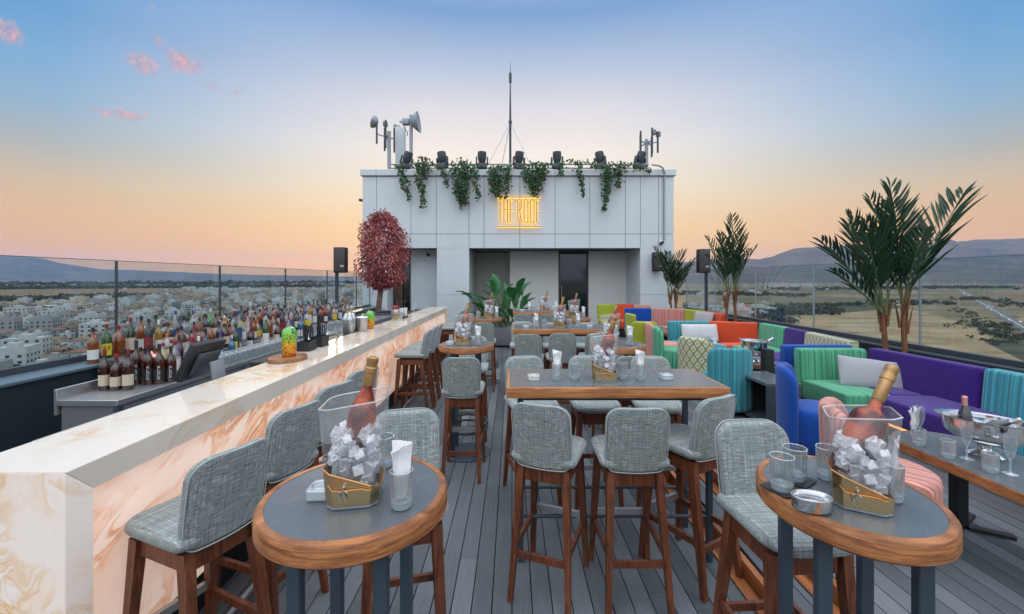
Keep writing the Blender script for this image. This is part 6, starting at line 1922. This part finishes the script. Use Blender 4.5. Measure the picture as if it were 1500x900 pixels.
LN = {'amber': 'amber whisky', 'darkamber': 'dark bourbon', 'green': 'green glass', 'brightgreen': 'bright green', 'darkgreen': 'dark green', 'clear': 'clear spirit', 'navy': 'navy', 'blue': 'light blue', 'red': 'red', 'purple': 'purple', 'black': 'black', 'gold': 'golden'}
KINDS_ = [('round', 'amber', 'white', 'black'), ('tall', 'green', 'cream', 'black'), ('wide', 'amber', None, 'black'), ('square', 'amber', 'black', 'black'), ('oval', 'amber', 'grey', 'black'), ('round', 'clear', 'silver', 'black'), ('tall', 'clear', 'white', 'red'), ('round', 'navy', 'blue', 'black'),
          ('slim', 'clear', 'blue', 'blue'), ('wide', 'darkamber', 'cream', 'black'), ('tall', 'brightgreen', 'white', 'silver'), ('tall', 'darkgreen', 'yellow', 'black'), ('round', 'purple', 'cream', 'black'), ('round', 'red', 'white', 'red'), ('slim', 'gold', 'white', 'black'), ('round', 'blue', 'white', 'blue'),
          ('square', 'black', 'silver', 'black'), ('oval', 'red', 'cream', 'black'), ('slim', 'red', 'white', 'red'), ('tall', 'black', 'red', 'black'), ('round', 'gold', 'white', 'white'), ('wide', 'clear', 'yellow', 'orange')]
KW = [k for k in KINDS_ for _ in range(3 if k[1] in ('amber', 'clear', 'darkamber') else 2 if k[1] in ('green', 'darkgreen', 'black', 'navy') else 1)]
def desc(kd):
    return f"{LN[kd[1]]} bottle, " + (f"{kd[2]} label, " if kd[2] else '') + f"{kd[3]} cap"
def bottle(kd, x, y, z, lab, rz=None, text=None, s=None):
    sc_b = s or br.uniform(.94, 1.06)
    return place('btl' + '_'.join(map(str, kd)) + ('t' if text else ''), bottle_b(*kd, text=text), (x, y, z), br.uniform(-.3, .9) if rz is None else rz, lab, 'bottle', 'bottles on the back bar', scale=(sc_b * .88, sc_b * .88, sc_b * br.uniform(.92, 1.2)))
# first ones of the parapet row, as seen one by one
ROWA = [('round', 'amber', 'white', 'black'), ('tall', 'green', 'yellow', 'red'), ('wide', 'amber', None, 'red'), ('tall', 'darkgreen', 'cream', 'red'), ('round', 'amber', 'white', 'black'), ('tall', 'darkgreen', 'white', 'black'), ('wide', 'clear', None, 'black'), ('oval', 'darkamber', 'orange', 'black'),
        ('round', 'navy', 'blue', 'black'), ('round', 'clear', 'red', 'blue'), ('square', 'amber', 'black', 'black'), ('tall', 'brightgreen', None, 'silver'), ('tall', 'darkgreen', 'grey', 'black'), ('wide', 'amber', None, 'black'), ('round', 'purple', 'cream', 'red'), ('oval', 'darkamber', None, 'black'), ('slim', 'clear', None, 'white'), ('square', 'amber', 'white', 'white')]
y = 3.72
for i in range(36):
    kd = ROWA[i] if i < len(ROWA) else br.choice(KW)
    tx = JB if i == 1 else None
    bottle(kd, -3.70 + br.uniform(-.03, .03), y, .962, f"{desc(kd)}, {NUM[i]} along the parapet", rz=.75 if i < 6 else None, text=tx, s=1.12 if i < 12 else None)
    y += br.uniform(.11, .165) if i < 14 else br.uniform(.14, .2)
for rowname, x, z, y0, y1, pick in (('upper shelf step', -3.44, 1.001, 4.0, 9.1, None), ('lower shelf step', -3.17, .951, 3.85, 9.1, None)):
    y = y0; i = 0
    while y < y1 and i < 40:
        kd = br.choice(KW)
        bottle(kd, x + br.uniform(-.04, .04), y, z, f"{desc(kd)}, {NUM[i]} on the {rowname}", rz=br.uniform(0, 1.2))
        y += br.uniform(.088, .145); i += 1
# the front cluster on the steel counter
BB = ('round', 'darkamber', 'cream', 'red')
for i, (x, y) in enumerate(((-2.945, 3.06), (-2.862, 3.06), (-2.782, 3.07))):
    bottle(BB, x, y, .902, f"dark bourbon bottle with pouring spout, {('left', 'middle', 'right')[i]} of three nearest the camera", rz=.55, s=.98)
BK = ('round', 'darkamber', 'black', 'black')
for i, (x, y) in enumerate(((-2.93, 3.20), (-2.85, 3.21), (-2.765, 3.22), (-2.70, 3.24), (-2.66, 3.30))):
    bottle(BK, x, y, .902, f"dark bourbon bottle with tall black label, {NUM[i]} behind the spouted three", rz=.6, text=BLK, s=1.02)
CC = ('tall', 'clear', 'white', 'red')
for i, (x, y) in enumerate(((-2.86, 3.47), (-2.80, 3.52), (-2.75, 3.60), (-2.90, 3.60))):
    bottle(CC, x, y, .902, f"clear spirit bottle with white label and red cap, {NUM[i]} behind the copper figure", rz=.6, s=.95)
kd = ('round', 'gold', 'yellow', 'white'); bottle(kd, -2.68, 3.62, .902, 'golden spirit bottle with yellow label beside the till screen', rz=.7, s=.95)
for i, (x, y, kd) in enumerate(((-2.94, 3.35, KINDS_[3]), (-2.95, 3.75, KINDS_[12]), (-2.85, 3.78, KINDS_[13]), (-2.93, 3.9, KINDS_[18]), (-2.93, 4.05, KINDS_[7]), (-2.84, 4.12, ('round', 'blue', 'white', 'blue')), (-2.78, 4.2, ('round', 'blue', 'white', 'silver')), (-2.93, 4.25, KINDS_[19]), (-2.86, 4.38, ('tall', 'darkgreen', 'yellow', 'black')),
                                (-2.93, 4.5, KINDS_[9]), (-2.85, 4.62, KINDS_[16]), (-2.93, 4.75, KINDS_[13]), (-2.85, 4.9, ('tall', 'green', 'white', 'silver')), (-2.93, 5.02, KINDS_[17]), (-2.85, 5.15, KINDS_[9]), (-2.93, 5.28, KINDS_[0]), (-2.86, 5.42, KINDS_[6]), (-2.93, 5.55, KINDS_[18]), (-2.85, 5.7, KINDS_[15]), (-2.92, 5.85, KINDS_[2]))):
    bottle(kd, x, y, .902, f"{desc(kd)}, {NUM[i]} behind the upturned glasses")
# pink copper figure of a pig shape kept as a plain drinking vessel
fg = empty('copper_vessel', (-2.80, 3.32, .902))
bm = NB(); lathe(bm, [(0, 0), (.034, .0), (.042, .02), (.046, .06), (.042, .10), (.034, .128), (.030, .15), (.038, .175), (.034, .20), (0, .215)], 20); obj('body', bm, LIQ['copper'], fg, 60)
for s in (-1, 1):
    bm = NB(); lathe(bm, [(.012, 0), (.008, .02), (0, .034)], 10, Matrix.Translation((s * .020, 0, .205)) @ Matrix.Rotation(R(s * 18), 4, 'Y')); obj('ear', bm, LIQ['copper'], fg)
bm = NB(); lathe(bm, [(0, 0), (.014, 0), (.012, .02), (0, .02)], 12, Matrix.Translation((0, -.03, .175)) @ Matrix.Rotation(R(90), 4, 'X')); obj('spout', bm, LIQ['copper'], fg)
tag(fg, 'shiny pink copper drinking vessel in front of the clear bottles', 'vessel')
# upturned glasses on the counter
def up_glass_b():
    o = empty('upturned_glass'); bm = NB(); lathe(bm, [(.033, 0), (.030, .085), (.028, .090), (0, .090)], 18); obj('bowl', bm, M['ribbed'], o, 50)
    bm = NB(); lathe(bm, [(0, .0905), (.027, .0905), (.029, .099), (0, .1)], 18); obj('foot', bm, M['heavy'], o, 50); return o
for r_, x in enumerate((-2.76, -2.685, -2.63)):
    for k in range(17):
        y = 3.78 + k * .082 + r_ * .02
        place('upg', up_glass_b, (x, y, .902), 0, f"clear upturned glass, {NUM[k]} from the till in the {('back', 'middle', 'front')[r_]} row on the steel counter", 'glass', 'upturned glasses on the steel counter')
for k in range(9):
    place('upg2', tumbler_b(.036, .15), (-2.74 + .07 * (k % 2), 5.9 + k * .12, .902), 0, f"tall clear glass on the steel counter beyond the bottles, {NUM[k]} from the near end", 'glass', 'tall glasses on the steel counter')

# ------------------------------------------------------------------ things standing on the bar
BT = BZ + .001
SHZ = 1.024
o = empty('wood_slice', (-1.80, 3.40, BT)); ol = [(.135 * math.cos(2 * PI * k / 28) * (1 + .05 * math.sin(k * 1.7)), .175 * math.sin(2 * PI * k / 28) * (1 + .05 * math.cos(k * 2.3))) for k in range(28)]
bm = NB(); prism(bm, ol, 0, .028, .004, 1); obj('board', bm, M['slice_wood'], o, 30)
bm = NB(); bm.faces.new([bm.verts.new((x * .93, y * .93, .0285)) for x, y in ol]); obj('cut_face', bm, M['rim_wood'], o, 0)
tag(o, 'round slice of tree wood under the painted glass on the bar', 'wooden board')
def painted():
    m = mat('painted glass pattern'); t = NT(m); c = t.coord()
    n = t.noise(t.map(c, (1, 1, .8)), 28, 3, .6, 1.2); sp_ = t.n('ShaderNodeSeparateXYZ', i_0=c)
    zz = t.math('MULTIPLY_ADD', n, .12, t.math('ADD', sp_.outputs[2], -.06))
    base = t.ramp(t.math('MULTIPLY', zz, 4.2), [(.1, (.72, .26, .02)), (.42, (.75, .40, .03)), (.55, (.25, .55, .04)), (.9, (.10, .48, .10))])
    k = t.noise(c, 42, 2, .5, 2.5)
    col = t.ramp(k, [(.40, 0), (.44, 1)]); col = t.mix(col, (.012, .012, .01), base)
    col = t.mix(t.ramp(t.noise(c, 33, 1), [(.64, 0), (.67, 1)]), col, (.62, .06, .03))
    t.done(t.bsdf(col, .12, 0, .6)); return m
PM = painted()
def painted_b():
    o = empty('painted_glass'); bm = NB(); lathe(bm, [(0, .003), (.046, .0), (.052, .01), (.054, .06), (.048, .10), (.054, .14), (.055, .185), (.045, .215), (.02, .232), (0, .235)], 28); obj('body', bm, PM, o)
    bm = NB(); lathe(bm, [(0, 0), (.048, 0), (.05, .002), (0, .0021)], 24); obj('foot', bm, LIQ['gold'], o); return o
place('pg', painted_b, (-1.80, 3.42, BT + .03), 0, 'painted glass in green and orange standing on the wood slice', 'glass', 'painted drinking glasses')
place('pg', None, (-1.86, 5.55, BT), 1, 'painted glass in green and orange farther along the bar, no wood under it', 'glass', 'painted drinking glasses')
# straw and napkin caddies
def caddy(x, y, z, w, d, h, lab, m='black_paint'):
    o = empty('caddy', (x, y, z)); 
    for nm, a in (('front', (-w, w, -d, -d + .006, 0, h)), ('back', (-w, w, d - .006, d, 0, h)), ('side', (-w, -w + .006, -d + .0065, d - .0065, 0, h)), ('side', (w - .006, w, -d + .0065, d - .0065, 0, h)), ('bottom', (-w + .007, w - .007, -d + .007, d - .007, 0, .006))):
        obj(nm, W_(*a), M[m], o, 0)
    return tag(o, lab, 'caddy')
caddy(-1.87, 3.86, BT, .055, .075, .085, 'black caddy holding straws behind the wood slice')
caddy(-1.86, 4.10, BT, .055, .075, .10, 'black caddy with dark straws, second one on the bar')
sr = random.Random(3)
for (cx, cy_, n_, lab, mm) in ((-1.87, 3.86, 26, 'bunch of black straws in the nearer caddy', 'black_paint'), (-1.86, 4.10, 24, 'bunch of black straws in the farther caddy', 'black_paint')):
    bm = NB()
    for _ in range(n_):
        x, y = sr.uniform(-.035, .035), sr.uniform(-.055, .055)
        tube(bm, [(x, y, .01), (x + sr.gauss(0, .012), y + sr.gauss(0, .014), sr.uniform(.19, .24))], .0032, 5)
    q = obj('straws', bm, M[mm]); q.location = (cx, cy_, BT); tag(q, lab, 'straws', kind='stuff')
bm = NB(); prism(bm, rrect(.07, .09, .004, 2), 0, .09); q = obj('napkin_stack', bm, M['napkin'], smooth=0); q.location = (-1.98, 4.15, SHZ); tag(q, 'stack of white napkins behind the black caddies', 'napkins')
o = empty('bar_mat', (-1.985, 4.75, SHZ)); bm = NB(); box(bm, -.075, .075, -.55, .75, 0, .010, .003); obj('mat', bm, M['black_paint'], o)
tag(o, 'long black rubber bar mat on the inner shelf of the bar', 'bar mat')
def shaker_b():
    o = empty('shaker'); bm = NB(); lathe(bm, [(0, 0), (.032, 0), (.036, .004), (.044, .15), (.044, .155)], 22); obj('cup', bm, M['chrome'], o, 50)
    bm = NB(); lathe(bm, [(.0445, .150), (.046, .155), (.042, .19), (.026, .215), (.024, .235), (.02, .24), (0, .241)], 22); obj('cap', bm, M['chrome'], o, 50); return o
for i, (x, y) in enumerate(((-1.96, 5.12), (-1.97, 5.24), (-2.03, 5.18), (-2.04, 5.32))):
    place('shk', shaker_b, (x, y, SHZ + .011), 0, f"steel cocktail shaker at the far end of the black bar mat, {NUM[i]} of four", 'shaker', 'steel shakers')
bm = NB(); tube(bm, [(-1.99, 4.45, SHZ + .01), (-1.98, 4.55, SHZ + .09), (-1.96, 4.66, SHZ + .09), (-1.95, 4.75, SHZ + .04)], .014, 8); tag(obj('steel_scoop', bm, M['chrome']), 'curved steel ice scoop handle on the black bar mat', 'scoop')
bm = NB(); cushion(bm, .16, .20, .05, .02, None, .01, .02); q = obj('folded_towel', bm, plain('dark bar towel', (.035, .025, .03), .9, bump=.4)); q.rotation_euler = (R(84), 0, R(20)); q.location = (-2.02, 5.45, SHZ + .11); tag(q, 'dark folded bar towel standing behind the metal cup caddy', 'towel')
o = empty('ice_tub', (-1.87, 5.28, BT)); bm = NB(); lathe(bm, [(0, .003), (.058, .0), (.060, .005), (.066, .16), (.069, .165), (.064, .165), (.058, .01)], 26); obj('tub', bm, M['chrome'], o, 40)
bm = NB(); lathe(bm, [(.070, .166), (.072, .172), (.04, .182), (0, .185)], 26); obj('lid', bm, M['white_plastic'], o, 40)
tag(o, 'steel tub with a pale lid on the bar before the farther painted glass', 'tub')
o = empty('garnish_jar', (-1.80, 6.55, BT)); bm = NB(); lathe(bm, [(0, .004), (.06, .004), (.064, .01), (.066, .15), (.05, .175), (.05, .18)], 24); obj('jar', bm, M['clear'], o, 50)
bm = NB()
for _ in range(46):
    a = sr.random() * 6.28; q_ = .042 * sr.random() ** .5
    lathe(bm, [(0, -.012), (.012, -.004), (.012, .006), (0, .012)], 8, Matrix.Translation((q_ * math.cos(a), q_ * math.sin(a), sr.uniform(.02, .14))))
obj('garnish', bm, [plain('dried citrus slices', (.45, .22, .05), .7, scale=40)], o)['kind'] = 'stuff'
bm = NB(); lathe(bm, [(.05, .181), (.053, .185), (.05, .215), (.03, .238), (0, .242)], 24); obj('lid', bm, LAB['red'], o, 50)
tag(o, 'glass jar of dried garnish with a rounded red lid on the bar', 'jar')
caddy(-1.86, 7.05, BT, .09, .16, .03, 'low black tray with steel cups near the far end of the bar')
def cup_b():
    o = empty('steel_cup'); bm = NB(); lathe(bm, [(0, .004), (.026, .004), (.030, .01), (.038, .155), (.036, .155), (.028, .015)], 20); obj('cup', bm, M['white_plastic'], o, 50)
    bm = NB(); tube(bm, [(.0, 0, .02), (.01, .01, .16), (.02, .012, .25)], .004, 6); lathe(bm, [(0, .245), (.012, .25), (.014, .27), (0, .28)], 8, Matrix.Translation((.02, .012, 0))); obj('spoon', bm, M['dark_grey'], o); return o
for i, (x, y) in enumerate(((-1.90, 6.93), (-1.85, 7.05), (-1.81, 7.16))):
    place('cup', cup_b, (x, y, BT + .007), i * .7, f"tall pale bar cup with a spoon, {('left', 'middle', 'right')[i]} one on the black tray", 'cup', 'bar cups on the black tray')
place('upgb', tumbler_b(.045, .12), (-1.80, 6.78, BT), 0, 'clear mixing glass between the garnish jar and black tray', 'glass')
bm = NB(); tube(bm, [(-1.90, 8.2, BT), (-1.90, 8.2, BT + .12), (-1.87, 8.2, BT + .16), (-1.84, 8.2, BT + .13)], .010, 8); lathe(bm, [(0, 0), (.03, 0), (.03, .012), (0, .013)], 14, Matrix.Translation((-1.90, 8.2, BT))); tag(obj('beer_tap', bm, M['chrome']), 'small curved steel tap near the far end of the bar', 'tap')
